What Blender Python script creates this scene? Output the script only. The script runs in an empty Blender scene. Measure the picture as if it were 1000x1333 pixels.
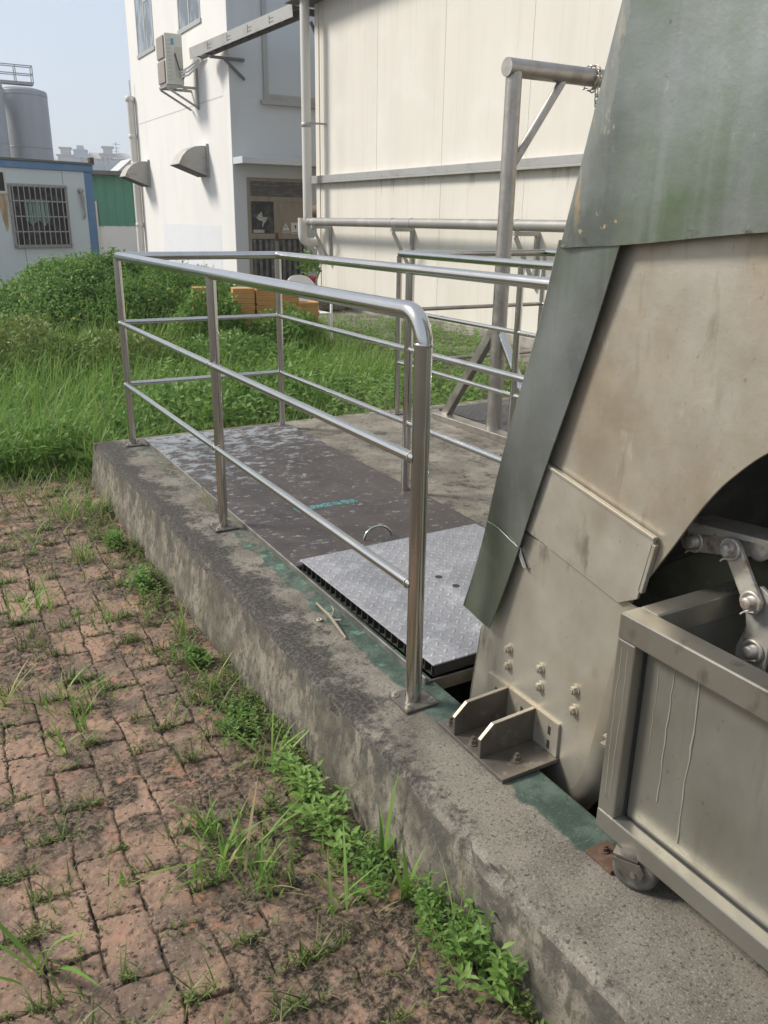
import bpy, math, random
import numpy as np
from mathutils import Vector, Matrix
sc = bpy.context.scene
COL = sc.collection
rad = math.radians

# ------------------------------------------------------------------ camera
CAM = (-1.0992, -1.72, 1.2845)
YAW, PITCH, ROLL = 0.5245, 0.3385, 0.0152
def cam_matrix():
    cy, sy, cp, sp = math.cos(YAW), math.sin(YAW), math.cos(PITCH), math.sin(PITCH)
    f0 = Vector((sy, cy, 0)); r0 = Vector((cy, -sy, 0)); u0 = Vector((0, 0, 1))
    f = f0*cp - u0*sp; u = f0*sp + u0*cp
    r = r0*math.cos(ROLL) + u*math.sin(ROLL); u2 = -r0*math.sin(ROLL) + u*math.cos(ROLL)
    m = Matrix((r, u2, -f)).transposed().to_4x4()
    m.translation = Vector(CAM)
    return m
cd = bpy.data.cameras.new('camera'); cam = bpy.data.objects.new('camera', cd); COL.objects.link(cam)
cd.sensor_fit = 'VERTICAL'; cd.sensor_height = 36; cd.lens = 1079.7/1333*36
cd.clip_start = 0.05; cd.clip_end = 6000
cam.matrix_world = cam_matrix(); sc.camera = cam

# ------------------------------------------------------------------ sky, sun, exposure
SUN_AZ, SUN_EL = rad(-50), rad(40)          # azimuth from +Y towards +X
W = bpy.data.worlds.new('World'); sc.world = W; W.use_nodes = True
wn = W.node_tree; bgn = wn.nodes['Background']
sky = wn.nodes.new('ShaderNodeTexSky'); sky.sky_type = 'NISHITA'; sky.sun_disc = False
sky.sun_elevation = SUN_EL; sky.sun_rotation = SUN_AZ
sky.air_density = 1.0; sky.dust_density = 2.0; sky.ozone_density = 1.0
hz = wn.nodes.new('ShaderNodeMix'); hz.data_type = 'RGBA'; hz.inputs[0].default_value = .82   # thin high haze over the blue
hz.inputs[7].default_value = (2.75, 3.0, 3.4, 1)
wn.links.new(sky.outputs[0], hz.inputs[6]); wn.links.new(hz.outputs[2], bgn.inputs[0]); bgn.inputs[1].default_value = 0.13
sd = bpy.data.lights.new('sun', 'SUN'); sd.energy = 2.2; sd.angle = rad(14); sd.color = (1, .95, .87)
so = bpy.data.objects.new('sun', sd); COL.objects.link(so)
sv = Vector((math.sin(SUN_AZ)*math.cos(SUN_EL), math.cos(SUN_AZ)*math.cos(SUN_EL), math.sin(SUN_EL)))
so.rotation_euler = sv.to_track_quat('Z', 'Y').to_euler(); so.location = (-20, 10, 30)
sc.view_settings.view_transform = 'Standard'; sc.view_settings.look = 'None'
sc.view_settings.exposure = 0.86; sc.view_settings.gamma = 1

# ------------------------------------------------------------------ materials
def mat(name, col, rough=.6, metal=0., layers=(), bump=None, bump2=None, spec=.5, rvar=None):
    """layers: (colour, scale xyz or float, lo, hi, strength, detail) mixed over the base by noise."""
    m = bpy.data.materials.new(name); m.use_nodes = True
    nt = m.node_tree; N = nt.nodes; L = nt.links; b = N['Principled BSDF']
    b.inputs['Roughness'].default_value = rough; b.inputs['Metallic'].default_value = metal
    b.inputs['Specular IOR Level'].default_value = spec
    tc = N.new('ShaderNodeTexCoord')
    def noise(scale, detail=6, ro=.6):
        mp = N.new('ShaderNodeMapping'); L.new(tc.outputs['Object'], mp.inputs[0])
        s = scale if hasattr(scale, '__len__') else (scale,)*3
        mp.inputs['Scale'].default_value = s
        mp.inputs['Location'].default_value = [random.uniform(0, 9) for _ in range(3)]
        n = N.new('ShaderNodeTexNoise'); L.new(mp.outputs[0], n.inputs['Vector'])
        n.inputs['Scale'].default_value = 1; n.inputs['Detail'].default_value = detail; n.inputs['Roughness'].default_value = ro
        return n.outputs['Fac']
    cur = None
    rgb = N.new('ShaderNodeRGB'); rgb.outputs[0].default_value = (*col, 1); cur = rgb.outputs[0]
    for ly in layers:
        c2, s, lo, hi, st = ly[:5]; det = ly[5] if len(ly) > 5 else 6
        mr = N.new('ShaderNodeMapRange'); L.new(noise(s, det), mr.inputs[0])
        mr.inputs[1].default_value = lo; mr.inputs[2].default_value = hi; mr.inputs[4].default_value = st
        mx = N.new('ShaderNodeMix'); mx.data_type = 'RGBA'
        L.new(mr.outputs[0], mx.inputs[0]); L.new(cur, mx.inputs[6]); mx.inputs[7].default_value = (*c2, 1)
        cur = mx.outputs[2]
    L.new(cur, b.inputs['Base Color'])
    if rvar:
        s, lo, hi = rvar
        mr = N.new('ShaderNodeMapRange'); L.new(noise(s), mr.inputs[0])
        mr.inputs[1].default_value = .3; mr.inputs[2].default_value = .7
        mr.inputs[3].default_value = lo; mr.inputs[4].default_value = hi
        L.new(mr.outputs[0], b.inputs['Roughness'])
    prev = None
    for bp in (bump, bump2):
        if bp:
            s, st, dist = bp
            bn = N.new('ShaderNodeBump'); bn.inputs['Strength'].default_value = st; bn.inputs['Distance'].default_value = dist
            L.new(noise(s, 8, .65), bn.inputs['Height'])
            if prev: L.new(prev, bn.inputs['Normal'])
            prev = bn.outputs[0]
    if prev: L.new(prev, b.inputs['Normal'])
    m['tc'] = tc.name
    return m
def nodes(m):
    return m.node_tree.nodes, m.node_tree.links, m.node_tree.nodes['Principled BSDF']
def mathn(N, L, op, a, b=None, c=None):
    n = N.new('ShaderNodeMath'); n.operation = op
    for i, v in enumerate((a, b, c)):
        if v is None: continue
        if isinstance(v, (int, float)): n.inputs[i].default_value = v
        else: L.new(v, n.inputs[i])
    return n.outputs[0]
def mixn(N, L, f, a, b):
    n = N.new('ShaderNodeMix'); n.data_type = 'RGBA'
    L.new(f, n.inputs[0]) if not isinstance(f, float) else setattr(n.inputs[0], 'default_value', f)
    for i, v in ((6, a), (7, b)):
        if isinstance(v, tuple): n.inputs[i].default_value = (*v, 1)
        else: L.new(v, n.inputs[i])
    return n.outputs[2]
def rangen(N, L, v, lo, hi, a=0., b=1., smooth=True):
    n = N.new('ShaderNodeMapRange'); n.interpolation_type = 'SMOOTHSTEP' if smooth else 'LINEAR'
    L.new(v, n.inputs[0]); n.inputs[1].default_value = lo; n.inputs[2].default_value = hi
    n.inputs[3].default_value = a; n.inputs[4].default_value = b
    return n.outputs[0]
def noisen(N, L, vec, scale, detail=6, ro=.6):
    mp = N.new('ShaderNodeMapping'); L.new(vec, mp.inputs[0])
    mp.inputs['Scale'].default_value = scale if hasattr(scale, '__len__') else (scale,)*3
    n = N.new('ShaderNodeTexNoise'); L.new(mp.outputs[0], n.inputs['Vector'])
    n.inputs['Scale'].default_value = 1; n.inputs['Detail'].default_value = detail; n.inputs['Roughness'].default_value = ro
    return n.outputs['Fac']
def basecol_link(m):
    N, L, b = nodes(m); return b.inputs['Base Color'].links[0].from_socket

STEEL = mat('rail_steel', (.58, .57, .54), .2, 1, [((.38, .36, .32), (6, 6, 3), .52, .75, .5)], rvar=(5, .13, .22))
STEEL2 = mat('dull_steel', (.44, .41, .37), .42, .9, [((.22, .18, .14), (7, 7, 4), .5, .75, .7), ((.55, .52, .48), 40, .5, .7, .4)], rvar=(18, .3, .55), bump=(120, .1, .002))
HOODM = mat('galvanised_green', (.20, .212, .185), .36, .6,
    [((.105, .155, .075), (2.0, 2.4, 1.6), .42, .62, .75, 9), ((.255, .27, .27), (1.2, 1.5, 1.9), .45, .62, .7, 9), ((.31, .32, .31), (3.2, 3.6, 4.5), .56, .72, .4, 10), ((.29, .30, .285), (4, 26, 1.6), .52, .70, .35), ((.13, .14, .12), (5, 34, 2), .60, .72, .35), ((.12, .13, .115), (3, 4, 2), .57, .70, .65), ((.38, .39, .35), (5, 60, 24), .66, .74, .5), ((.36, .37, .34), (30, 9, 50), .67, .75, .4), ((.09, .10, .085), 28, .68, .75, .7)],
    rvar=(3, .28, .46), bump=(2.2, .22, .02), bump2=(160, .03, .001))
EDGEM = mat('worn_edge', (.25, .25, .21), .5, .5, [((.42, .36, .27), (14, 30, 7), .56, .60, .9), ((.15, .165, .14), (12, 22, 6), .52, .60, .8)], bump=(60, .2, .002))
PANELM = mat('stained_steel', (.46, .425, .35), .48, .55,
    [((.38, .31, .215), (3.2, 3.5, 2.2), .42, .62, .85), ((.50, .47, .40), (2.1, 2.6, 1.5), .5, .68, .75), ((.27, .22, .145), (26, 24, 5), .58, .70, .5), ((.60, .57, .49), (40, 22, 9), .64, .70, .35), ((.19, .145, .095), (70, 70, 50), .64, .72, .45), ((.40, .30, .19), 11, .64, .74, .4)],
    rvar=(8, .38, .6), bump=(4, .15, .02), bump2=(160, .06, .001))
PANELM2 = mat('pale_steel', (.50, .468, .39), .42, .6,
    [((.40, .345, .255), (3, 3.4, 2.5), .44, .66, .8), ((.20, .18, .14), (9, 14, 5), .61, .72, .7), ((.57, .54, .47), 4, .5, .7, .6), ((.22, .17, .11), 80, .65, .71, .6)],
    rvar=(9, .32, .55), bump=(5, .12, .01), bump2=(160, .06, .001))
DARKST = mat('dirty_shaded_steel', (.045, .042, .034), .7, .3, [((.09, .085, .06), 8, .5, .7, .8)], bump=(30, .4, .01))  # dark tone also stands in for shade inside machine and cowls
WELD = mat('bracket_steel', (.20, .18, .155), .5, .7, [((.12, .105, .085), 12, .48, .7, .8), ((.42, .38, .31), 22, .58, .72, .6), ((.2, .12, .07), 30, .62, .75, .5)], rvar=(20, .35, .6), bump=(90, .2, .002))
EDGEBR = mat('bright_steel', (.47, .43, .35), .5, .6, [((.4, .35, .26), 30, .5, .7, .6)])
ARMM = mat('greasy_link_steel', (.58, .545, .48), .45, .5, [((.30, .17, .10), (28, 28, 28), .54, .64, .85), ((.28, .26, .22), 12, .5, .7, .6)], bump=(60, .3, .003))
TROL = mat('trolley_steel', (.38, .365, .32), .38, .8, [((.27, .255, .205), (5, 5, 3), .45, .70, .8), ((.16, .15, .12), (18, 18, 9), .60, .70, .6), ((.46, .44, .37), (70, 14, 3), .62, .75, .4), ((.5, .47, .40), (12, 12, 12), .62, .75, .3)], rvar=(7, .26, .46), bump=(180, .06, .001))
TROLP = mat('trolley_panel', (.32, .31, .268), .46, .7, [((.25, .24, .195), (4, 4, 2.5), .45, .70, .85), ((.18, .17, .135), (9, 22, 2), .58, .70, .5), ((.15, .14, .11), (70, 70, 60), .64, .70, .5), ((.38, .36, .30), (8, 6, 1.2), .55, .75, .5)], rvar=(7, .38, .58), bump=(6, .1, .01))
DRIP = mat('dried_drip', (.33, .315, .255), .7, .1)
RUBBER = mat('grey_rubber', (.10, .092, .078), .75, 0, [((.19, .17, .14), 30, .45, .7, .8)], bump=(120, .3, .002))
FORK = mat('castor_fork', (.20, .18, .15), .5, .5, [((.11, .095, .075), 25, .46, .66, .8)], bump=(80, .2, .002))
RUST = mat('rusty_plate', (.13, .075, .05), .8, .2, [((.22, .15, .11), 40, .5, .7, .7)], bump=(100, .4, .003))
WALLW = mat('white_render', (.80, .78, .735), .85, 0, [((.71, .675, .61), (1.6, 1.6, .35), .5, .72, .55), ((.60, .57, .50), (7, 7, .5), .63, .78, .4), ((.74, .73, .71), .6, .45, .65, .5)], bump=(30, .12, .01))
WALL_SHADE = mat('shaded_white_render', (.58, .60, .60), .85, 0, [((.49, .505, .50), (1.4, 1.4, .4), .5, .72, .6), ((.42, .42, .40), (8, 8, .6), .64, .78, .4)], bump=(30, .12, .01))  # shade of the sunless side put into the render colour
CREAM = mat('cream_panel', (.73, .685, .60), .7, 0, [((.65, .61, .53), (2.2, 2.2, .22), .46, .68, .7), ((.56, .51, .42), (13, 13, .25), .58, .70, .5), ((.62, .58, .51), (40, 40, .4), .55, .70, .2), ((.79, .76, .69), 1.2, .5, .7, .5)], bump=(1.5, .08, .02))
TRIM = mat('grey_trim', (.40, .39, .37), .5, .3, [((.28, .26, .24), (5, 5, 9), .5, .72, .6)])
PIPE = mat('grey_pipe', (.30, .29, .265), .5, .3, [((.30, .27, .23), 6, .5, .72, .6), ((.5, .49, .45), 3, .5, .7, .5)])
PVC = mat('white_pvc', (.66, .63, .57), .5, 0, [((.5, .46, .38), (5, 5, 1), .5, .75, .6)])
GLASSD = mat('window_glass', (.10, .12, .13), .08, 0, [((.35, .39, .40), (2.5, 2.5, 1.2), .46, .56, .7)], spec=.8)
GLASSB = mat('black_glass', (.015, .016, .015), .45, 0, [((.09, .09, .08), 6, .5, .65, .8)])
WOODB = mat('brown_door', (.30, .25, .19), .7, 0, [((.20, .165, .125), (7, 7, 1.5), .48, .7, .7), ((.30, .27, .22), 14, .62, .74, .6)], bump=(25, .2, .005))
SIGNW = mat('white_sign', (.62, .60, .55), .5)
INK = mat('black_ink', (.03, .03, .03), .6)
ACW = mat('beige_casing', (.60, .585, .52), .5, 0, [((.48, .45, .37), 5, .5, .75, .6)])
ACG = mat('fan_grille', (.33, .29, .24), .6, 0, [((.2, .17, .14), 30, .5, .6, .5)])
BLUE = mat('blue_paint', (.13, .24, .40), .6, 0, [((.22, .32, .44), 6, .5, .72, .6)])
CABW = mat('cabin_panel', (.62, .68, .69), .6, 0, [((.54, .60, .60), (1.2, 1.2, .5), .48, .72, .6), ((.40, .30, .20), (5, 5, .4), .67, .78, .5)])
CORR = mat('green_corrugated', (.09, .27, .18), .5, 0, [((.13, .31, .22), (3, 3, .3), .5, .7, .6)])
GRAYF = mat('dark_roof_edge', (.16, .155, .145), .7)
SILO = mat('silo_metal', (.33, .335, .34), .5, .25, [((.43, .435, .44), (.8, .8, .1), .45, .7, .5)])
APT = mat('pale_block', (.46, .43, .38), .8, 0, [((.42, .38, .34), .12, .5, .7, .6)])
APTG = mat('grey_block', (.40, .42, .45), .8)
HILLM = mat('hill_green', (.09, .12, .08), .9, 0, [((.14, .15, .11), .02, .45, .65, .8)])
TILE = mat('ochre_clay', (.56, .30, .10), .8, 0, [((.44, .23, .085), 9, .45, .7, .7), ((.62, .44, .24), 25, .58, .72, .5)], bump=(60, .3, .004))
REDP = mat('red_plastic', (.42, .05, .04), .5)
WPLA = mat('white_plastic', (.75, .74, .70), .45)
CHAINM = mat('chain_steel', (.45, .42, .36), .35, 1)
TWIG = mat('dry_twig', (.30, .25, .18), .9, 0, [((.18, .14, .09), 60, .5, .7, .7)])
SOIL = mat('soil', (.085, .066, .045), .95, 0, [((.13, .10, .068), 6, .45, .7, .7), ((.05, .06, .025), 2.5, .5, .7, .7)], bump=(25, .6, .03))
DRYG = mat('dry_straw', (.38, .32, .19), .9)
CURT = mat('green_curtain', (.22, .36, .29), .8, 0, [((.42, .50, .44), (14, 14, 1), .48, .6, .7)])
FRPD = None

def foliage(name, ramp, transl=.35, rough=.5):
    m = bpy.data.materials.new(name); m.use_nodes = True; nt = m.node_tree; N = nt.nodes; L = nt.links
    b = N['Principled BSDF']; b.inputs['Roughness'].default_value = rough; b.inputs['Specular IOR Level'].default_value = .3
    at = N.new('ShaderNodeAttribute'); at.attribute_name = 'tone'
    cr = N.new('ShaderNodeValToRGB'); L.new(at.outputs['Fac'], cr.inputs[0])
    e = cr.color_ramp.elements
    while len(e) < len(ramp): e.new(.5)
    for i, (p, c) in enumerate(ramp): e[i].position = p; e[i].color = (*c, 1)
    L.new(cr.outputs[0], b.inputs['Base Color'])
    tr = N.new('ShaderNodeBsdfTranslucent'); L.new(cr.outputs[0], tr.inputs[0])
    mx = N.new('ShaderNodeMixShader'); mx.inputs[0].default_value = transl
    L.new(b.outputs[0], mx.inputs[1]); L.new(tr.outputs[0], mx.inputs[2])
    L.new(mx.outputs[0], N['Material Output'].inputs[0])
    return m
GRASS = foliage('grass_blades', [(0, (.10, .175, .035)), (.45, (.17, .31, .058)), (.8, (.27, .42, .095)), (.93, (.36, .40, .13)), (1, (.46, .38, .20))])
LEAF = foliage('broad_leaves', [(0, (.075, .145, .033)), (.5, (.155, .275, .062)), (1, (.27, .40, .11))])
LEAFB = foliage('bush_leaves', [(0, (.075, .15, .033)), (.5, (.165, .29, .065)), (.96, (.28, .41, .11)), (.985, (.55, .47, .05)), (1, (.6, .5, .06))], .45)
LEAFD = foliage('dry_mixed_leaves', [(0, (.09, .15, .033)), (.55, (.19, .29, .065)), (.85, (.26, .28, .085)), (1, (.30, .20, .10))], .25)
MOSSW = foliage('tiny_weeds', [(0, (.045, .065, .018)), (.5, (.13, .19, .045)), (.85, (.22, .25, .09)), (1, (.30, .24, .12))], .25)

# ------------------------------------------------------------------ mesh helpers
class MB:
    def __init__(s): s.v = []; s.f = []; s.sm = []
    def add(s, vs, fs, smooth=False):
        o = len(s.v); s.v += [tuple(p) for p in vs]; s.f += [tuple(i+o for i in f) for f in fs]; s.sm += [smooth]*len(fs); return s
    def box(s, x0, x1, y0, y1, z0, z1, M=None):
        vs = [Vector((x, y, z)) for x in (x0, x1) for y in (y0, y1) for z in (z0, z1)]
        if M is not None: vs = [M @ v for v in vs]
        return s.add(vs, [(0, 1, 3, 2), (4, 6, 7, 5), (0, 4, 5, 1), (2, 3, 7, 6), (0, 2, 6, 4), (1, 5, 7, 3)])
    def bar(s, a, b, w, h, up=(0, 0, 1)):
        a = Vector(a); b = Vector(b); d = (b-a).normalized(); up = Vector(up)
        x = d.cross(up)
        if x.length < 1e-4: x = d.cross(Vector((1, 0, 0)))
        x.normalize(); y = x.cross(d)
        vs = [p + x*(sx*w/2) + y*(sy*h/2) for p in (a, b) for sx in (-1, 1) for sy in (-1, 1)]
        return s.add(vs, [(0, 1, 3, 2), (4, 6, 7, 5), (0, 4, 5, 1), (2, 3, 7, 6), (0, 2, 6, 4), (1, 5, 7, 3)])
    def tube(s, pts, r, n=14, caps=True, closed=False):
        pts = [Vector(p) for p in pts]; k = len(pts)
        rs = r if hasattr(r, '__len__') else [r]*k
        ts = []
        for i in range(k):
            if closed: t = pts[(i+1) % k]-pts[i-1]
            else: t = pts[min(i+1, k-1)]-pts[max(i-1, 0)]
            ts.append(t.normalized())
        ref = Vector((0, 0, 1)) if abs(ts[0].z) < .9 else Vector((1, 0, 0))
        x = ts[0].cross(ref).normalized(); vs = []
        for i in range(k):
            x = (x - ts[i]*x.dot(ts[i])).normalized(); y = ts[i].cross(x)
            for j in range(n):
                a = 2*math.pi*j/n; vs.append(pts[i]+x*(math.cos(a)*rs[i])+y*(math.sin(a)*rs[i]))
        fs = []
        for i in range(k if closed else k-1):
            i2 = (i+1) % k
            for j in range(n): fs.append((i*n+j, i*n+(j+1) % n, i2*n+(j+1) % n, i2*n+j))
        s.add(vs, fs, True)
        if caps and not closed:
            s.add(vs[:n], [tuple(reversed(range(n)))]); s.add(vs[-n:], [tuple(range(n))])
        return s
    def xf(s, f): s.v = [tuple(f(Vector(v))) for v in s.v]; return s
    def cyl(s, a, b, r, n=20): return s.tube([a, b], r, n)
    def lathe(s, c, axis, prof, n=28):
        c = Vector(c); ax = Vector(axis).normalized(); ref = Vector((0, 0, 1)) if abs(ax.z) < .9 else Vector((1, 0, 0))
        x = ax.cross(ref).normalized(); y = ax.cross(x); vs = []; k = len(prof)
        for r, h in prof:
            for j in range(n):
                a = 2*math.pi*j/n; vs.append(c+ax*h+x*(math.cos(a)*r)+y*(math.sin(a)*r))
        fs = [(i*n+j, i*n+(j+1) % n, (i+1)*n+(j+1) % n, (i+1)*n+j) for i in range(k-1) for j in range(n)]
        return s.add(vs, fs, True)
    def prism(s, poly, axis, lo, hi):
        """poly of 2-D points in the other two axes (x: (y,z); y: (x,z); z: (x,y))."""
        def P(p, t): return {'x': (t, p[0], p[1]), 'y': (p[0], t, p[1]), 'z': (p[0], p[1], t)}[axis]
        n = len(poly)
        vs = [P(p, lo) for p in poly]+[P(p, hi) for p in poly]
        return s.add(vs, [tuple(range(n))[::-1], tuple(range(n, 2*n))]+[(i, (i+1) % n, n+(i+1) % n, n+i) for i in range(n)])
    def grid(s, rows, smooth=True):
        n = len(rows[0]); vs = [p for r in rows for p in r]
        return s.add(vs, [(i*n+j, i*n+j+1, (i+1)*n+j+1, (i+1)*n+j) for i in range(len(rows)-1) for j in range(n-1)], smooth)
    def hexbolt(s, c, axis, r=.011, h=.009, washer=True):
        c = Vector(c); ax = Vector(axis).normalized()
        if washer: s.cyl(c, c+ax*.003, r*1.45, 18)
        s.tube([c+ax*.003, c+ax*(.003+h)], r, 6); s.sm[-8:] = [False]*8
        s.cyl(c+ax*.003, c+ax*(.006+h), r*.55, 10)
        return s
def root_loc(p):
    while p is not None:
        if p.parent is None: return Vector(p.location) if p.type == 'EMPTY' else Vector((0, 0, 0))
        p = p.parent
    return Vector((0, 0, 0))
def obj(name, mb, material, parent=None, bevel=0, solid=0, label=None, recalc=True):
    me = bpy.data.meshes.new(name); L = root_loc(parent)
    me.from_pydata([tuple(Vector(v)-L) for v in mb.v], [], mb.f)
    me.polygons.foreach_set('use_smooth', mb.sm)
    if recalc:
        import bmesh
        bm = bmesh.new(); bm.from_mesh(me); bmesh.ops.recalc_face_normals(bm, faces=bm.faces); bm.to_mesh(me); bm.free()
    me.materials.append(material); me.update()
    o = bpy.data.objects.new(name, me); COL.objects.link(o)
    if parent: o.parent = parent
    if solid:
        md = o.modifiers.new('solid', 'SOLIDIFY'); md.thickness = solid; md.offset = 0
        md = o.modifiers.new('split', 'EDGE_SPLIT'); md.split_angle = rad(35)
    if bevel:
        md = o.modifiers.new('bevel', 'BEVEL'); md.width = bevel; md.segments = 2; md.limit_method = 'ANGLE'; md.angle_limit = rad(40)
    if label: o['label'] = label
    return o
def thing(name, label, cat, loc=(0, 0, 0), group=None):
    o = bpy.data.objects.new(name, None); COL.objects.link(o); o.location = loc; o.empty_display_size = .1
    o['label'] = label; o['category'] = cat
    if group: o['group'] = group
    return o
def tag(o, label, cat, group=None, kind=None):
    o['label'] = label
    if cat: o['category'] = cat
    if group: o['group'] = group
    if kind: o['kind'] = kind
    return o
def struct(o): o['kind'] = 'structure'; return o

def npmesh(name, V, F, material, attrs=None, parent=None, smooth=True):
    """numpy mesh: V (n,3); F list of (m,k) index arrays."""
    me = bpy.data.meshes.new(name); V = np.asarray(V, np.float64); L = np.array(root_loc(parent)); V = V-L
    me.vertices.add(len(V)); me.vertices.foreach_set('co', V.ravel().astype(np.float32))
    F = [np.asarray(f) for f in F if len(f)]
    idx = np.concatenate([f.ravel() for f in F]); tot = np.concatenate([np.full(len(f), f.shape[1]) for f in F])
    me.loops.add(len(idx)); me.loops.foreach_set('vertex_index', idx.astype(np.int32))
    me.polygons.add(len(tot)); st = np.concatenate([[0], np.cumsum(tot)[:-1]])
    me.polygons.foreach_set('loop_start', st.astype(np.int32)); me.polygons.foreach_set('loop_total', tot.astype(np.int32))
    me.polygons.foreach_set('use_smooth', np.full(len(tot), smooth))
    me.update(calc_edges=True); me.validate()
    for k, a in (attrs or {}).items():
        at = me.attributes.new(k, 'FLOAT', 'POINT'); at.data.foreach_set('value', np.asarray(a, np.float32))
    me.materials.append(material)
    o = bpy.data.objects.new(name, me); COL.objects.link(o)
    if parent: o.parent = parent
    return o
_rt = np.random.RandomState(7).rand(8, 256, 256)
def vn(x, y, s=0):
    xi = np.floor(x).astype(int); yi = np.floor(y).astype(int); fx = x-xi; fy = y-yi
    fx = fx*fx*(3-2*fx); fy = fy*fy*(3-2*fy); T = _rt[s % 8]
    a = T[xi % 256, yi % 256]; b = T[(xi+1) % 256, yi % 256]; c = T[xi % 256, (yi+1) % 256]; d = T[(xi+1) % 256, (yi+1) % 256]
    return (a*(1-fx)+b*fx)*(1-fy)+(c*(1-fx)+d*fx)*fy
def fbm(x, y, s=0, o=4):
    r = 0; a = .5; t = 0
    for i in range(o): r = r+a*vn(x*2**i+i*17.3, y*2**i+i*9.1, s+i); t += a; a *= .5
    return r/t
def sstep(a, b, x): t = np.clip((x-a)/(b-a), 0, 1); return t*t*(3-2*t)
def zg(y): return np.interp(y, [-1.6, -.75, -.48, -.1, .9, 3, 6], [-.185, -.2, -.215, -.25, -.29, -.28, -.27])

# ------------------------------------------------------------------ ground, paving, field
PX0, PX1, PY0, PY1 = .115, .985, -.66, 3.10         # the pit
g = MB(); R_ = 500
for (a, b, c, d) in ((-R_, R_, PY1, R_), (-R_, R_, -R_, PY0), (-R_, PX0, PY0, PY1), (PX1, R_, PY0, PY1)):
    g.add([(a, c, -.37), (b, c, -.37), (b, d, -.37), (a, d, -.37)], [(0, 1, 2, 3)])
struct(obj('ground', g, SOIL))

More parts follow.
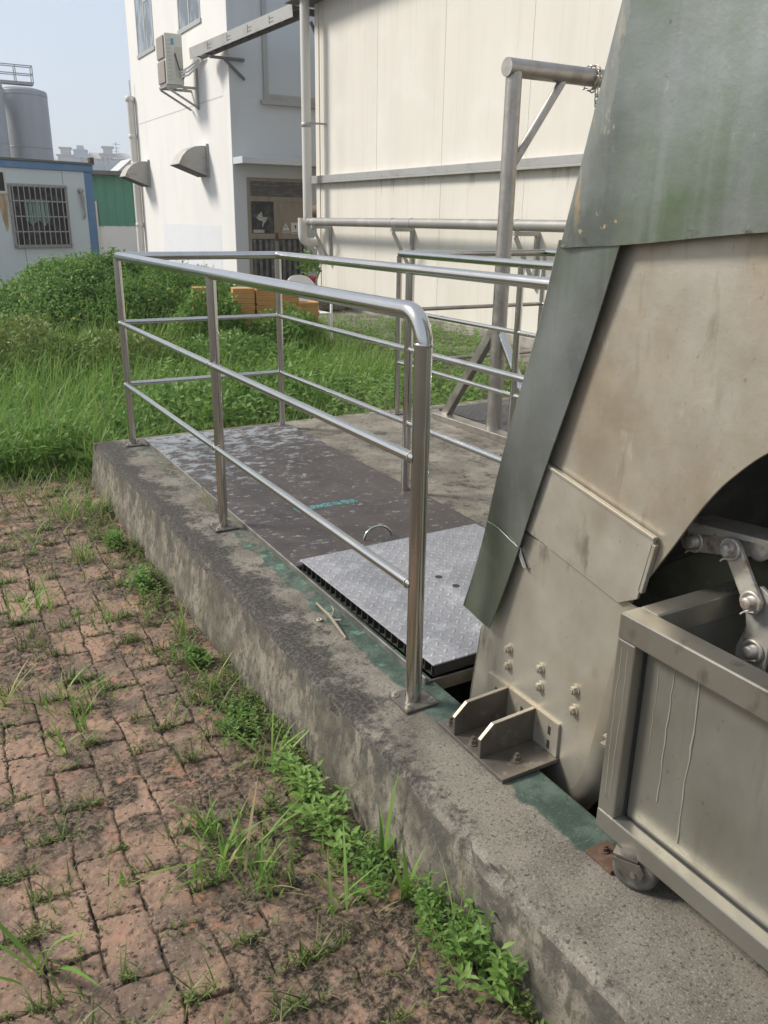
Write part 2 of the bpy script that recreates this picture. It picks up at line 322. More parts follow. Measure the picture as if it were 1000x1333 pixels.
def paving():
    xs = np.arange(-1.75, -.19, .0042); ys = np.concatenate([np.arange(-1.3, 1.6, .0046), np.arange(1.6, 4.3, .007)])
    X, Y = np.meshgrid(xs, ys, indexing='ij')
    wx = X+(fbm(X*7, Y*7, 1)-.5)*.026+(fbm(X*26, Y*26, 5, 2)-.5)*.010; wy = Y+(fbm(X*7+31, Y*7, 2)-.5)*.03+(fbm(X*26, Y*26+9, 6, 2)-.5)*.010
    # rows drift slightly, as old pavers do
    wy = wy+.10*(X+.9); wx = wx-.02*(Y-.3)
    cw, ch = .1150, .2180
    ci = np.floor((wx+.913)/cw); u = (wx+.913)/cw-ci
    yy = (wy-.335)/ch+.5*(ci % 2); cj = np.floor(yy); v = yy-cj
    du = np.minimum(u, 1-u)*cw; dv = np.minimum(v, 1-v)*ch
    jw = .0024+.0062*fbm(X*9, Y*9, 3)**1.5; jl = .0015+.0030*fbm(X*11, Y*11+5, 4)
    fade = sstep(.30, .55, fbm(X*17, Y*17, 2, 3))
    j1 = (1-sstep(jl*.5, jl*1.3, du))*(.30+.60*fade); j2 = (1-sstep(jw*.5, jw*1.25, dv))*(.55+.45*sstep(.25, .45, fbm(X*15+4, Y*15, 1, 3)))
    joint = np.maximum(j1, j2); d = np.minimum(du*1.6, dv)
    h1 = np.modf(np.abs(np.sin(ci*12.99+cj*78.23)*43758.5))[0]; h2 = np.modf(np.abs(np.sin(ci*39.3+cj*11.1)*24634.6))[0]
    h3 = np.modf(np.abs(np.sin(ci*7.7+cj*51.9)*9134.6))[0]
    base = zg(Y)+(fbm(X*1.6, Y*1.6, 4)-.5)*.03
    dirt = sstep(.48, .60, fbm(X*3.2+5, Y*3.2, 6)*.62+fbm(X*16, Y*16, 7)*.38 + .16*sstep(-.58, -.28, X) + .10*sstep(.2, -.9, Y)*sstep(-.95, -.45, X))
    jd = joint*(1-dirt*.55)
    z = base+(h1-.5)*.005+(u-.5)*(h2-.5)*.005+(v-.5)*(h3-.5)*.008 - jd*.009 - (1-sstep(.001, .008, d))*.0016*(.3+fbm(X*60, Y*60, 4, 2))
    z += (fbm(X*70, Y*70, 2, 3)-.5)*.0035+(fbm(X*20, Y*20, 3, 3)-.5)*.005
    z += dirt*((fbm(X*14, Y*14, 1, 4)-.4)*.016)
    pit = sstep(.60, .72, fbm(X*48, Y*48, 5, 2)); z -= pit*.004
    n, m = X.shape; I = np.arange(n*m).reshape(n, m)
    F = np.stack([I[:-1, :-1], I[1:, :-1], I[1:, 1:], I[:-1, 1:]], -1).reshape(-1, 4)
    M = bpy.data.materials.new('old_red_pavers'); M.use_nodes = True; N = M.node_tree.nodes; L = M.node_tree.links; b = N['Principled BSDF']
    b.inputs['Roughness'].default_value = .92; b.inputs['Specular IOR Level'].default_value = .25
    def A(k): a = N.new('ShaderNodeAttribute'); a.attribute_name = k; return a.outputs['Fac']
    tc = N.new('ShaderNodeTexCoord').outputs['Object']
    c = mixn(N, L, A('tone'), (.305, .198, .138), (.40, .26, .18))
    c = mixn(N, L, rangen(N, L, noisen(N, L, tc, 5), .42, .62, 0, .85), c, (.172, .130, .098))
    c = mixn(N, L, rangen(N, L, noisen(N, L, tc, 130, 4), .55, .66, 0, .55), c, (.46, .36, .28))
    c = mixn(N, L, rangen(N, L, mathn(N, L, 'MULTIPLY_ADD', A('near'), .055, noisen(N, L, tc, 66, 7, .72)), .575, .615, 0, .95), c, (.040, .032, .025))
    c = mixn(N, L, rangen(N, L, noisen(N, L, tc, 9, 5), .58, .72, 0, .6), c, (.46, .25, .17))
    dr = mixn(N, L, rangen(N, L, noisen(N, L, tc, 75, 9, .78), .45, .58), (.038, .030, .022), (.22, .165, .115))
    dr = mixn(N, L, rangen(N, L, noisen(N, L, tc, 11, 4), .57, .64, 0, .85), dr, (.40, .21, .135))
    dr = mixn(N, L, rangen(N, L, noisen(N, L, tc, 220, 3), .62, .70, 0, .7), dr, (.34, .28, .22))
    dm = mathn(N, L, 'MULTIPLY', A('dirt'), rangen(N, L, noisen(N, L, tc, 24, 8, .72), .38, .52, .15, 1))
    c = mixn(N, L, dm, c, dr)
    jc = mixn(N, L, rangen(N, L, noisen(N, L, tc, 40, 4), .48, .62), (.026, .022, .017), (.10, .09, .05))
    jm = rangen(N, L, mathn(N, L, 'MULTIPLY_ADD', noisen(N, L, tc, 90, 6, .7), .7, mathn(N, L, 'SUBTRACT', A('joint'), .35)), .30, .45)
    c = mixn(N, L, mathn(N, L, 'MULTIPLY', jm, mathn(N, L, 'MULTIPLY_ADD', noisen(N, L, tc, 30, 4), .9, .25)), c, jc)
    L.new(c, b.inputs['Base Color'])
    bn = N.new('ShaderNodeBump'); bn.inputs['Strength'].default_value = .95; bn.inputs['Distance'].default_value = .007
    L.new(noisen(N, L, tc, 85, 9, .75), bn.inputs['Height']); L.new(bn.outputs[0], b.inputs['Normal'])
    o = npmesh('brick_paving', np.stack([X, Y, z], -1).reshape(-1, 3), [F], M, dict(tone=h1.ravel(), dirt=np.clip(dirt, 0, 1).ravel(), joint=np.clip(jd*1.05, 0, 1).ravel(), near=(1-sstep(.0, .022, np.minimum(du, dv))).ravel()))
    return struct(o)
paving()

def field():
    xs = np.linspace(-14, 6.0, 120); ys = np.linspace(3.36, 26, 130)
    X, Y = np.meshgrid(xs, ys, indexing='ij')
    z = -.29+(fbm(X*.8, Y*.8, 2)-.5)*.08
    n, m = X.shape; I = np.arange(n*m).reshape(n, m)
    F = np.stack([I[:-1, :-1], I[1:, :-1], I[1:, 1:], I[:-1, 1:]], -1).reshape(-1, 4)
    struct(npmesh('field', np.stack([X, Y, z], -1).reshape(-1, 3), [F], SOIL))
field()

# ------------------------------------------------------------------ concrete platform with the pit
def concrete_mat():
    M = bpy.data.materials.new('weathered_concrete'); M.use_nodes = True; N = M.node_tree.nodes; L = M.node_tree.links; b = N['Principled BSDF']
    b.inputs['Roughness'].default_value = .9; b.inputs['Specular IOR Level'].default_value = .3
    tc = N.new('ShaderNodeTexCoord').outputs['Object']
    sp = N.new('ShaderNodeSeparateXYZ'); L.new(tc, sp.inputs[0])
    ge = N.new('ShaderNodeNewGeometry'); sn = N.new('ShaderNodeSeparateXYZ'); L.new(ge.outputs['True Normal'], sn.inputs[0])
    side = rangen(N, L, mathn(N, L, 'ABSOLUTE', sn.outputs['Z']), .15, .55, 1, 0)
    c = mixn(N, L, rangen(N, L, noisen(N, L, tc, 5), .4, .62), (.25, .225, .182), (.16, .143, .115))
    c = mixn(N, L, rangen(N, L, noisen(N, L, tc, 210, 4), .52, .63, 0, .6), c, (.37, .335, .275))
    c = mixn(N, L, rangen(N, L, noisen(N, L, tc, 120, 6, .7), .54, .63, 0, .85), c, (.065, .058, .048))
    c = mixn(N, L, rangen(N, L, noisen(N, L, tc, 48, 5, .6), .63, .69, 0, .8), c, (.05, .046, .04))
    c = mixn(N, L, rangen(N, L, noisen(N, L, tc, 2.4, 5), .48, .64, 0, .5), c, (.115, .105, .085))
    # black lichen, thickest along the outer edge
    edge = rangen(N, L, sp.outputs['X'], -.20, .01, .10, -.06)
    far = rangen(N, L, sp.outputs['Y'], -.75, .5, -.11, .05)
    nn = mathn(N, L, 'ADD', mathn(N, L, 'MULTIPLY', noisen(N, L, tc, 7, 8, .7), .6), mathn(N, L, 'MULTIPLY', noisen(N, L, tc, 38, 7, .7), .4))
    ln = mathn(N, L, 'ADD', mathn(N, L, 'ADD', nn, edge), far)
    lm = rangen(N, L, ln, .47, .60, 0, .92)
    lc = mixn(N, L, rangen(N, L, noisen(N, L, tc, 90, 6), .45, .6), (.040, .036, .032), (.10, .09, .077))
    ctop = mixn(N, L, lm, c, lc)
    # vertical side: pale beige with runs and pits
    cs = mixn(N, L, rangen(N, L, noisen(N, L, tc, (20, 20, 11), 7, .68), .40, .60), (.275, .245, .19), (.145, .128, .098))
    cs = mixn(N, L, rangen(N, L, noisen(N, L, tc, (45, 45, 30), 7, .72), .50, .62, 0, .85), cs, (.075, .066, .05))
    cs = mixn(N, L, rangen(N, L, noisen(N, L, tc, 3.5, 6), .46, .62, 0, .7), cs, (.105, .095, .07))
    cs = mixn(N, L, rangen(N, L, mathn(N, L, 'ADD', noisen(N, L, tc, (11, 11, 8), 8, .72), rangen(N, L, sp.outputs['Z'], -.15, -.01, -.06, .10, False)), .50, .60, 0, .85), cs, (.085, .078, .066))
    top = mixn(N, L, side, ctop, cs)
    # flaking green floor paint by the pit
    gx = mathn(N, L, 'ADD', sp.outputs['X'], mathn(N, L, 'MULTIPLY', mathn(N, L, 'SUBTRACT', noisen(N, L, tc, 7, 6), .5), .14))
    near = rangen(N, L, sp.outputs['Y'], -.86, -.66, -.09, 0)
    gm = rangen(N, L, mathn(N, L, 'ADD', gx, near), .002, .016)
    gm = mathn(N, L, 'MULTIPLY', gm, rangen(N, L, sp.outputs['X'], .3, .5, 1, 0))
    wear = rangen(N, L, mathn(N, L, 'ADD', noisen(N, L, tc, 10, 8, .7), rangen(N, L, sp.outputs['Y'], -.3, 2.4, -.11, .10)), .50, .60, 1, .08)
    gm = mathn(N, L, 'MULTIPLY', gm, wear)
    gm = mathn(N, L, 'MULTIPLY', gm, rangen(N, L, sn.outputs['Z'], .6, .85))
    gc = mixn(N, L, rangen(N, L, noisen(N, L, tc, 9, 7, .68), .42, .62), (.052, .078, .062), (.105, .145, .115))
    mint = mathn(N, L, 'ADD', noisen(N, L, tc, 13, 6, .65), rangen(N, L, sp.outputs['Y'], -.15, .25, -.14, .02))
    gc = mixn(N, L, rangen(N, L, mint, .56, .66, 0, .8), gc, (.14, .29, .205))
    gc = mixn(N, L, rangen(N, L, noisen(N, L, tc, 120, 5), .60, .68, 0, .7), gc, (.20, .20, .165))
    c = mixn(N, L, gm, top, gc)
    L.new(c, b.inputs['Base Color'])
    bn = N.new('ShaderNodeBump'); bn.inputs['Strength'].default_value = .75; bn.inputs['Distance'].default_value = .006
    L.new(noisen(N, L, tc, 95, 9, .72), bn.inputs['Height']); L.new(bn.outputs[0], b.inputs['Normal'])
    return M
CONC = concrete_mat()
def platform():
    # curb strip with a worn edge: cross-section swept along y
    prof = [(-.232, -.37), (-.231, -.30), (-.230, -.24)]
    prof += [(-.229+.002*i, -.24+.0135*i) for i in range(1, 16)]
    prof += [(-.196, -.018), (-.190, -.009), (-.181, -.003), (-.170, 0)]
    prof += [(-.170+.0095*i, 0) for i in range(1, 30)]+[(PX0-.004, 0), (PX0, -.004), (PX0, -.02), (PX0, -.06), (PX0, -1.6)]
    prof = np.array(prof); ys = np.arange(-3, 3.331, .009)
    k, m = len(prof), len(ys)
    Pm = np.repeat(prof[:, None, :], m, 1); Y = np.repeat(ys[None, :], k, 0)
    s = np.repeat(np.cumsum(np.r_[0, np.hypot(*np.diff(prof, axis=0).T)])[:, None], m, 1)
    outer = sstep(-.10, -.19, Pm[..., 0])*sstep(-.36, -.27, Pm[..., 1])
    n1 = fbm(s*14, Y*14, 1, 5)-.5; n2 = fbm(s*5, Y*5, 3, 3)-.5
    chips = sstep(.60, .78, fbm(Y*9+3, s*9, 4, 4))*sstep(.03, 0, np.hypot(Pm[..., 0]+.19, Pm[..., 1]+.008))
    X = Pm[..., 0]+outer*(n1*.010+n2*.014)+chips*.016
    Z = Pm[..., 1]+(n1*.004+n2*.004)*sstep(-.02, 0, Pm[..., 1])*sstep(PX0, PX0-.02, Pm[..., 0])-chips*.012
    I = np.arange(k*m).reshape(k, m)
    F = np.stack([I[:-1, :-1], I[:-1, 1:], I[1:, 1:], I[1:, :-1]], -1).reshape(-1, 4)
    mb = MB()
    # rest of the slab
    mb.box(PX0, PX1, 3.1, 3.33, -.4, 0); mb.box(PX1, 4.2, PY0, 3.33, -.4, 0); mb.box(PX0+.0, 4.2, -3, PY0, -.4, 0)
    mb.box(-.20, PX0, 3.30, 3.332, -.4, -.004)
    # pit floor and walls below
    mb.add([(PX0, PY0, -1.6), (PX1, PY0, -1.6), (PX1, PY1, -1.6), (PX0, PY1, -1.6)], [(0, 1, 2, 3)])
    for a, b in (((PX0, PY0), (PX1, PY0)), ((PX1, PY0), (PX1, PY1)), ((PX1, PY1), (PX0, PY1))):
        mb.add([(*a, -.4), (*b, -.4), (*b, -1.6), (*a, -1.6)], [(0, 1, 2, 3)])
    V = np.concatenate([np.stack([X, Y, Z], -1).reshape(-1, 3), np.array(mb.v)])
    Q = np.array(mb.f)+k*m
    o = npmesh('concrete_platform', V, [F, Q], CONC)
    tag(o, 'raised weathered concrete platform with a strip of flaking green paint', 'platform')
platform()

# ------------------------------------------------------------------ floor covers over the pit
def checker_mat(name, base, hi, scale, white=False):
    M = mat(name, base, .5, .25, [((base[0]*.6, base[1]*.6, base[2]*.6), 5, .45, .7, .7), (hi, 14, .55, .7, .55)])
    N, L, b = nodes(M); tc = N[M['tc']].outputs['Object']
    mp = N.new('ShaderNodeMapping'); L.new(tc, mp.inputs[0]); mp.inputs['Scale'].default_value = (scale, scale, 1); mp.inputs['Rotation'].default_value = (0, 0, rad(45))
    sp = N.new('ShaderNodeSeparateXYZ'); L.new(mp.outputs[0], sp.inputs[0])
    fx = mathn(N, L, 'FLOOR', sp.outputs[0]); fy = mathn(N, L, 'FLOOR', sp.outputs[1])
    lx = mathn(N, L, 'SUBTRACT', mathn(N, L, 'SUBTRACT', sp.outputs[0], fx), .5); ly = mathn(N, L, 'SUBTRACT', mathn(N, L, 'SUBTRACT', sp.outputs[1], fy), .5)
    par = mathn(N, L, 'FLOORED_MODULO', mathn(N, L, 'ADD', fx, fy), 2)
    q = mathn(N, L, 'SUBTRACT', 1, par)
    a = mathn(N, L, 'ADD', mathn(N, L, 'MULTIPLY', lx, par), mathn(N, L, 'MULTIPLY', ly, q))
    c = mathn(N, L, 'ADD', mathn(N, L, 'MULTIPLY', ly, par), mathn(N, L, 'MULTIPLY', lx, q))
    d = mathn(N, L, 'ADD', mathn(N, L, 'POWER', mathn(N, L, 'DIVIDE', mathn(N, L, 'ABSOLUTE', a), .44), 2), mathn(N, L, 'POWER', mathn(N, L, 'DIVIDE', mathn(N, L, 'ABSOLUTE', c), .17), 2))
    h = rangen(N, L, d, .25, 1, 1, 0)
    bn = N.new('ShaderNodeBump'); bn.inputs['Strength'].default_value = .7 if not white else .22; bn.inputs['Distance'].default_value = .004
    L.new(h, bn.inputs['Height'])
    b2 = N.new('ShaderNodeBump'); b2.inputs['Strength'].default_value = .35; b2.inputs['Distance'].default_value = .004
    L.new(noisen(N, L, tc, 45, 8, .7), b2.inputs['Height']); L.new(bn.outputs[0], b2.inputs['Normal']); L.new(b2.outputs[0], b.inputs['Normal'])
    cur = b.inputs['Base Color'].links[0].from_socket
    if white:
        s2 = N.new('ShaderNodeSeparateXYZ'); L.new(tc, s2.inputs[0])
        grad = rangen(N, L, s2.outputs[1], -.9, 1.0, -.055, .15, False)
        gx = rangen(N, L, s2.outputs[0], -.4, .4, .02, -.03, False)
        n = mathn(N, L, 'ADD', mathn(N, L, 'ADD', noisen(N, L, tc, (13, 20, 13), 10, .78), grad), gx)
        wm = rangen(N, L, n, .60, .66, 0, .75)
        cur = mixn(N, L, wm, cur, (.40, .42, .43))
        n2 = rangen(N, L, noisen(N, L, tc, (26, 40, 26), 6, .6), .60, .66, 0, .65)
        cur = mixn(N, L, n2, cur, (.36, .36, .35))
    else:
        cur = mixn(N, L, mathn(N, L, 'MULTIPLY', h, .35), cur, hi)
    L.new(cur, b.inputs['Base Color'])
    return M
LIDD = checker_mat('dark_cover', (.088, .072, .065), (.16, .14, .125), 26, True)
LIDC = checker_mat('chequer_cover', (.34, .338, .35), (.56, .56, .58), 30)
LIDB = checker_mat('chequer_dark', (.06, .058, .058), (.22, .22, .23), 27)
fr = thing('cover_frame', 'steel angle frame set in the platform around the two pit covers', 'frame', (.08, 1.6, 0))
b = MB(); b.box(.076, .083, .058, 3.222, -.03, .022); b.box(.083, .118, .068, 3.215, -.034, -.026)
obj('side_angle', b, STEEL2, fr, .0015)
b = MB(); b.box(.0835, 1.0, .060, .068, -.036, .006); b.box(.119, .98, .068, .10, -.034, -.028)
obj('end_angle', b, WELD, fr, .0015)
b = MB(); b.box(.084, 1.01, 3.215, 3.222, -.03, .016); obj('far_angle', b, STEEL2, fr)

lid = thing('pit_cover', 'long dark pit cover with worn white paint at its far end', 'cover', (.5, 2.1, 0))
b = MB(); b.box(.0855, 1.005, 1.0, 3.213, -.018, .020)
o = obj('cover_plate', b, LIDD, lid, .003)
b = MB()
b.tube([(.448+.065-.065*math.cos(t), 1.118, .018+.055*math.sin(t)) for t in np.linspace(0, math.pi, 15)], .0055, 8); obj('handle', b, STEEL, lid)
STICK = mat('turquoise_sticker', (.06, .30, .30), .6, 0, [((.075, .07, .065), (95, 80, 1), .48, .54, .95), ((.20, .42, .40), 60, .55, .65, .6)])
b = MB()
rng = random.Random(4)
for i, x0 in enumerate([.350, .372, .425, .462, .500, .545, .590, .625]):
    wd = .016 if i == 0 else .034
    b.box(x0, x0+wd, 1.566+rng.uniform(0, .012), 1.628-rng.uniform(0, .012), .0203, .0212)
    if i > 2: b.box(x0+.005, x0+wd+.009, 1.58, 1.595, .0203, .0208)
obj('worn_sticker', b, STICK, lid)
for (x, y) in ((.30, 3.05), (.46, 3.06)): obj('lifting_hole', MB().cyl((x, y, .0203), (x, y, .0212), .011), INK, lid)

lid2 = thing('pit_cover', 'short grey chequered cover with open cells on its edge', 'cover', (.5, .55, 0))
Mz = Matrix.Rotation(rad(1.0), 4, 'Z'); T = Matrix.Translation((.52, .535, .028)) @ Mz
b = MB(); b.box(-.415, .425, -.458, .462, .016, .0215, T); obj('chequer_plate', b, LIDC, lid2, .002)
b = MB()
b.box(-.405, .418, -.452, -.449, -.020, .016, T)
for i in range(24):
    y = -.446+i*.0385; b.box(-.412, .418, y, y+.004, -.020, .0158, T)
b.box(-.366, -.362, -.44, .45, -.018, .0155, T)
b.box(-.410, .418, -.45, .455, -.023, -.0205, T)
obj('cell_grid', b, DARKST, lid2)
for (x, y) in ((-.04, .065), (-.03, -.03)): obj('lifting_hole', MB().cyl(T @ Vector((x, y, .0217)), T @ Vector((x, y, .0228)), .013), INK, lid2)

# cover further back, beside the gantry
b = MB(); b.box(2.16, 3.0, 1.2, 3.15, .003, .022); tag(obj('floor_plate', b, LIDB, bevel=.002), 'dark chequered floor plate inside the rear railing', 'floor plate')

# bits lying on the platform
b = MB()
b.tube([(.026, .69, .008), (.020, .62, .012), (.014, .565, .02), (.012, .53, .014), (-.002, .41, .008)], [.004, .005, .006, .006, .004], 7)
b.tube([(.013, .545, .018), (.035, .57, .03), (.042, .60, .028)], .003, 6); b.tube([(.012, .53, .016), (.030, .505, .022)], .004, 6)
tag(obj('dry_twig', b, TWIG), 'dry forked twig lying on the green painted concrete strip', 'twig')
b = MB(); b.lathe((-.017, .576, .002), (0, 0, 1), [(.0045, 0), (.011, 0), (.011, .004), (.0045, .004), (.0045, 0)], 18)
tag(obj('washer', b, EDGEBR), 'small loose steel washer lying by the twig', 'washer')
b = MB()
rs = random.Random(3)
for i in range(16):
    x, y = .03+rs.uniform(-.02, .02), 1.83+rs.uniform(-.03, .05)
    b.tube([(x, y, .004), (x-rs.uniform(-.03, .05), y+rs.uniform(-.02, .08), rs.uniform(.02, .12)), (x-rs.uniform(0, .09), y+rs.uniform(0, .14), rs.uniform(.01, .11))], [.0014, .001, .0006], 5)
tag(obj('dead_grass', b, DRYG), 'dead straw tuft at the foot of the middle railing post', 'dead grass')
b = MB()
for i in range(8):
    x, y = .045+rs.uniform(-.015, .015), 2.62+rs.uniform(-.1, .1)
    b.tube([(x, y, .004), (x+rs.uniform(-.05, .05), y+rs.uniform(-.06, .06), .010), (x+rs.uniform(-.08, .06), y+rs.uniform(-.1, .1), .006)], .0012, 5)
tag(obj('straw_wisp', b, DRYG), 'thin straw wisps on the concrete by the far end of the frame', 'straw')

# ------------------------------------------------------------------ railings
def post(parent, x, y, top, r, plate=True):
    b = MB(); b.cyl((x, y, .004), (x, y, top), r, 18); p = obj('post', b, STEEL, parent)
    if plate:
        b = MB(); b.box(x-.052, x+.052, y-.052, y+.052, .001, .009); q = obj('base_plate', b, WELD, p, .001)
        for sx, sy in ((-1, -1), (1, -1), (-1, 1), (1, 1)): obj('anchor_bolt', MB().hexbolt((x+sx*.037, y+sy*.037, .009), (0, 0, 1), .0075, .007), EDGEBR, p)
def arc(c, a0, a1, r, ax1, ax2, n=7):
    c = Vector(c); ax1 = Vector(ax1); ax2 = Vector(ax2)
    return [c+ax1*(r*math.cos(t))+ax2*(r*math.sin(t)) for t in np.linspace(a0, a1, n)]
HT, HM, HL = 1.075, .712, .361
WX, Y1, Y2, Y4 = .9594, 1.582, 3.176, 1.6316
rl = thing('railing', 'shiny U-shaped stainless railing around the pit covers in front', 'railing', (0, 1.6, 0))
rr = .0228; rc = .075
path = [(0, 0, HT-.16)]
path = [Vector((0, 0, HT-rc-.001))]+arc((0, rc, HT-rc), math.pi, math.pi/2, rc, (0, 1, 0), (0, 0, 1), 9)
path += arc((.03, Y2-.03, HT), math.pi, math.pi/2, .03, (1, 0, 0), (0, 1, 0), 6)+arc((WX-.03, Y2-.03, HT), math.pi/2, 0, .03, (1, 0, 0), (0, 1, 0), 6)
path += [Vector((WX, -1.35, HT))]
b = MB(); b.tube(path, rr, 20); obj('top_rail', b, STEEL, rl)
# the corner post is the rail bent down
b = MB(); b.cyl((0, 0, .004), (0, 0, HT-rc), rr, 20); p = obj('post', b, STEEL, rl)
b = MB(); b.lathe((0, 0, HT-rc-.004), (0, 0, 1), [(rr, -.002), (rr+.0018, 0), (rr+.0018, .006), (rr, .008)], 20); obj('weld_ring', b, STEEL, p)
b = MB(); b.box(-.052, .052, -.052, .052, .001, .009); obj('base_plate', b, WELD, p, .001)
for sx, sy in ((-1, -1), (1, -1), (-1, 1), (1, 1)): obj('anchor_bolt', MB().hexbolt((sx*.037, sy*.037, .009), (0, 0, 1), .0075, .007), EDGEBR, p)
for (x, y) in ((0, Y1), (0, Y2), (WX, Y2), (WX, Y4)): post(rl, x, y, HT-.015, .0205)
post(rl, WX, -.3, HT-.015, .0205, False)
for h in (HM, HL):
    b = MB(); b.cyl((-.012, .0, h), (-.012, Y2+.004, h), .0145); obj('mid_rail', b, STEEL, rl)
    b = MB(); b.cyl((-.004, Y2, h+.004), (WX+.004, Y2, h+.004), .0135); obj('mid_rail', b, STEEL, rl)
    b = MB(); b.cyl((WX+.0, Y2+.004, h), (WX+.0, -1.3, h), .0145); obj('mid_rail', b, STEEL, rl)
for (x, y) in ((0, 0), (0, Y1), (0, Y2), (WX, Y2), (WX, Y4)):
    for h in (HM, HL):
        for dy in (-.0215, .0215):
            if (y == Y2 and dy > 0) or (y == 0 and dy < 0): continue
            xx = -.012 if x == 0 else WX; pts = [(xx+.0150*math.cos(t)+0, y+dy+.0012*math.sin(3*t), h+.0150*math.sin(t)) for t in np.linspace(0, 2*math.pi, 17)[:-1]]
            obj('weld_ring', MB().tube(pts, .0022, 6, closed=True), STEEL2, rl)
QX, QY, RX = 1.8416, 3.2062, 3.081
r2 = thing('railing', 'rear stainless railing around the gantry, behind the shiny U-shaped one', 'railing', (QX, 2.2, 0))
b = MB(); b.tube([Vector((QX, -.6, HT))]+arc((QX+.02, QY-.02, HT), math.pi, math.pi/2, .02, (1, 0, 0), (0, 1, 0), 5)+arc((RX-.02, QY-.02, HT), math.pi/2, 0, .02, (1, 0, 0), (0, 1, 0), 5)+[Vector((RX, -.6, HT))], .0225, 16)
obj('top_rail', b, STEEL, r2)
for (x, y) in ((QX, QY), (QX, 1.93), (RX, QY), (QX, .6), (RX, 1.93), (RX, .6)): post(r2, x, y, HT-.012, .019)
for h in (HM, HL):
    b = MB(); b.cyl((QX, QY, h), (QX, -.55, h), .0135); obj('mid_rail', b, STEEL, r2)
    b = MB(); b.cyl((QX, QY, h), (RX, QY, h), .0135); obj('mid_rail', b, STEEL2, r2)
    b = MB(); b.cyl((RX, QY, h), (RX, -.55, h), .0135); obj('mid_rail', b, STEEL, r2)

# ------------------------------------------------------------------ pipe gantry and its chain
gt = thing('pipe_gantry', 'dull steel pipe gantry with braces, standing behind the green hood', 'gantry', (2.09, 2.42, 0))
b = MB(); b.cyl((2.085, 2.41, .04), (2.085, 2.41, 2.07), .046, 22); obj('post', b, STEEL2, gt)
b = MB(); b.cyl((3.30, 2.41, .04), (3.30, 2.41, 2.07), .046, 22); obj('post', b, STEEL2, gt)
b = MB(); b.cyl((2.03, 2.41, 2.092), (3.36, 2.41, 2.092), .049, 24); obj('cross_pipe', b, STEEL2, gt)
b = MB(); b.cyl((2.10, 2.41, 1.58), (2.44, 2.41, 2.06), .0255, 16); obj('brace', b, STEEL2, gt)
b = MB(); b.cyl((3.285, 2.41, 1.58), (2.95, 2.41, 2.06), .0255, 16); obj('brace', b, STEEL2, gt)
b = MB(); b.bar((2.085, 2.45, .66), (2.05, 2.90, .035), .055, .055); obj('brace', b, STEEL2, gt, .006)
b = MB(); b.cyl((2.085, 2.40, .66), (2.085, 1.93, .04), .027, 16); obj('brace', b, STEEL, gt)
b = MB(); b.bar((2.03, 2.96, .022), (2.075, 1.75, .022), .10, .044); obj('base_beam', b, STEEL2, gt, .004)
b = MB(); b.bar((3.25, 2.96, .022), (3.30, 1.75, .022), .10, .044); obj('base_beam', b, STEEL2, gt, .004)
b = MB()
def link(b, c, ax1, ax2, a=.019, w=.011, r=.0042):
    c = Vector(c); ax1 = Vector(ax1).normalized(); ax2 = Vector(ax2).normalized()
    pts = [c+ax1*(a*math.cos(t)+(.006 if math.cos(t) > 0 else -.006))+ax2*(w*math.sin(t)) for t in np.linspace(0, 2*math.pi, 14)[:-1]]
    b.tube(pts, r, 7, closed=True)
for k in range(11):
    t = 2*math.pi*k/11; c = Vector((2.655+.012*math.sin(3*t), 2.41+.064*math.cos(t), 2.088+.064*math.sin(t)))
    d = Vector((.1, -math.sin(t), math.cos(t))); q = Vector((1, 0, 0)) if k % 2 else Vector((0, math.cos(t), math.sin(t)))
    link(b, c, d, q, .017)
for k in range(7): link(b, (2.640+.003*k, 2.34, 2.005-.034*k), (0, .05, 1), (1, 0, 0) if k % 2 else (0, 1, 0))
tag(obj('chain', b, CHAINM), 'short steel chain looped around the gantry cross pipe', 'chain')

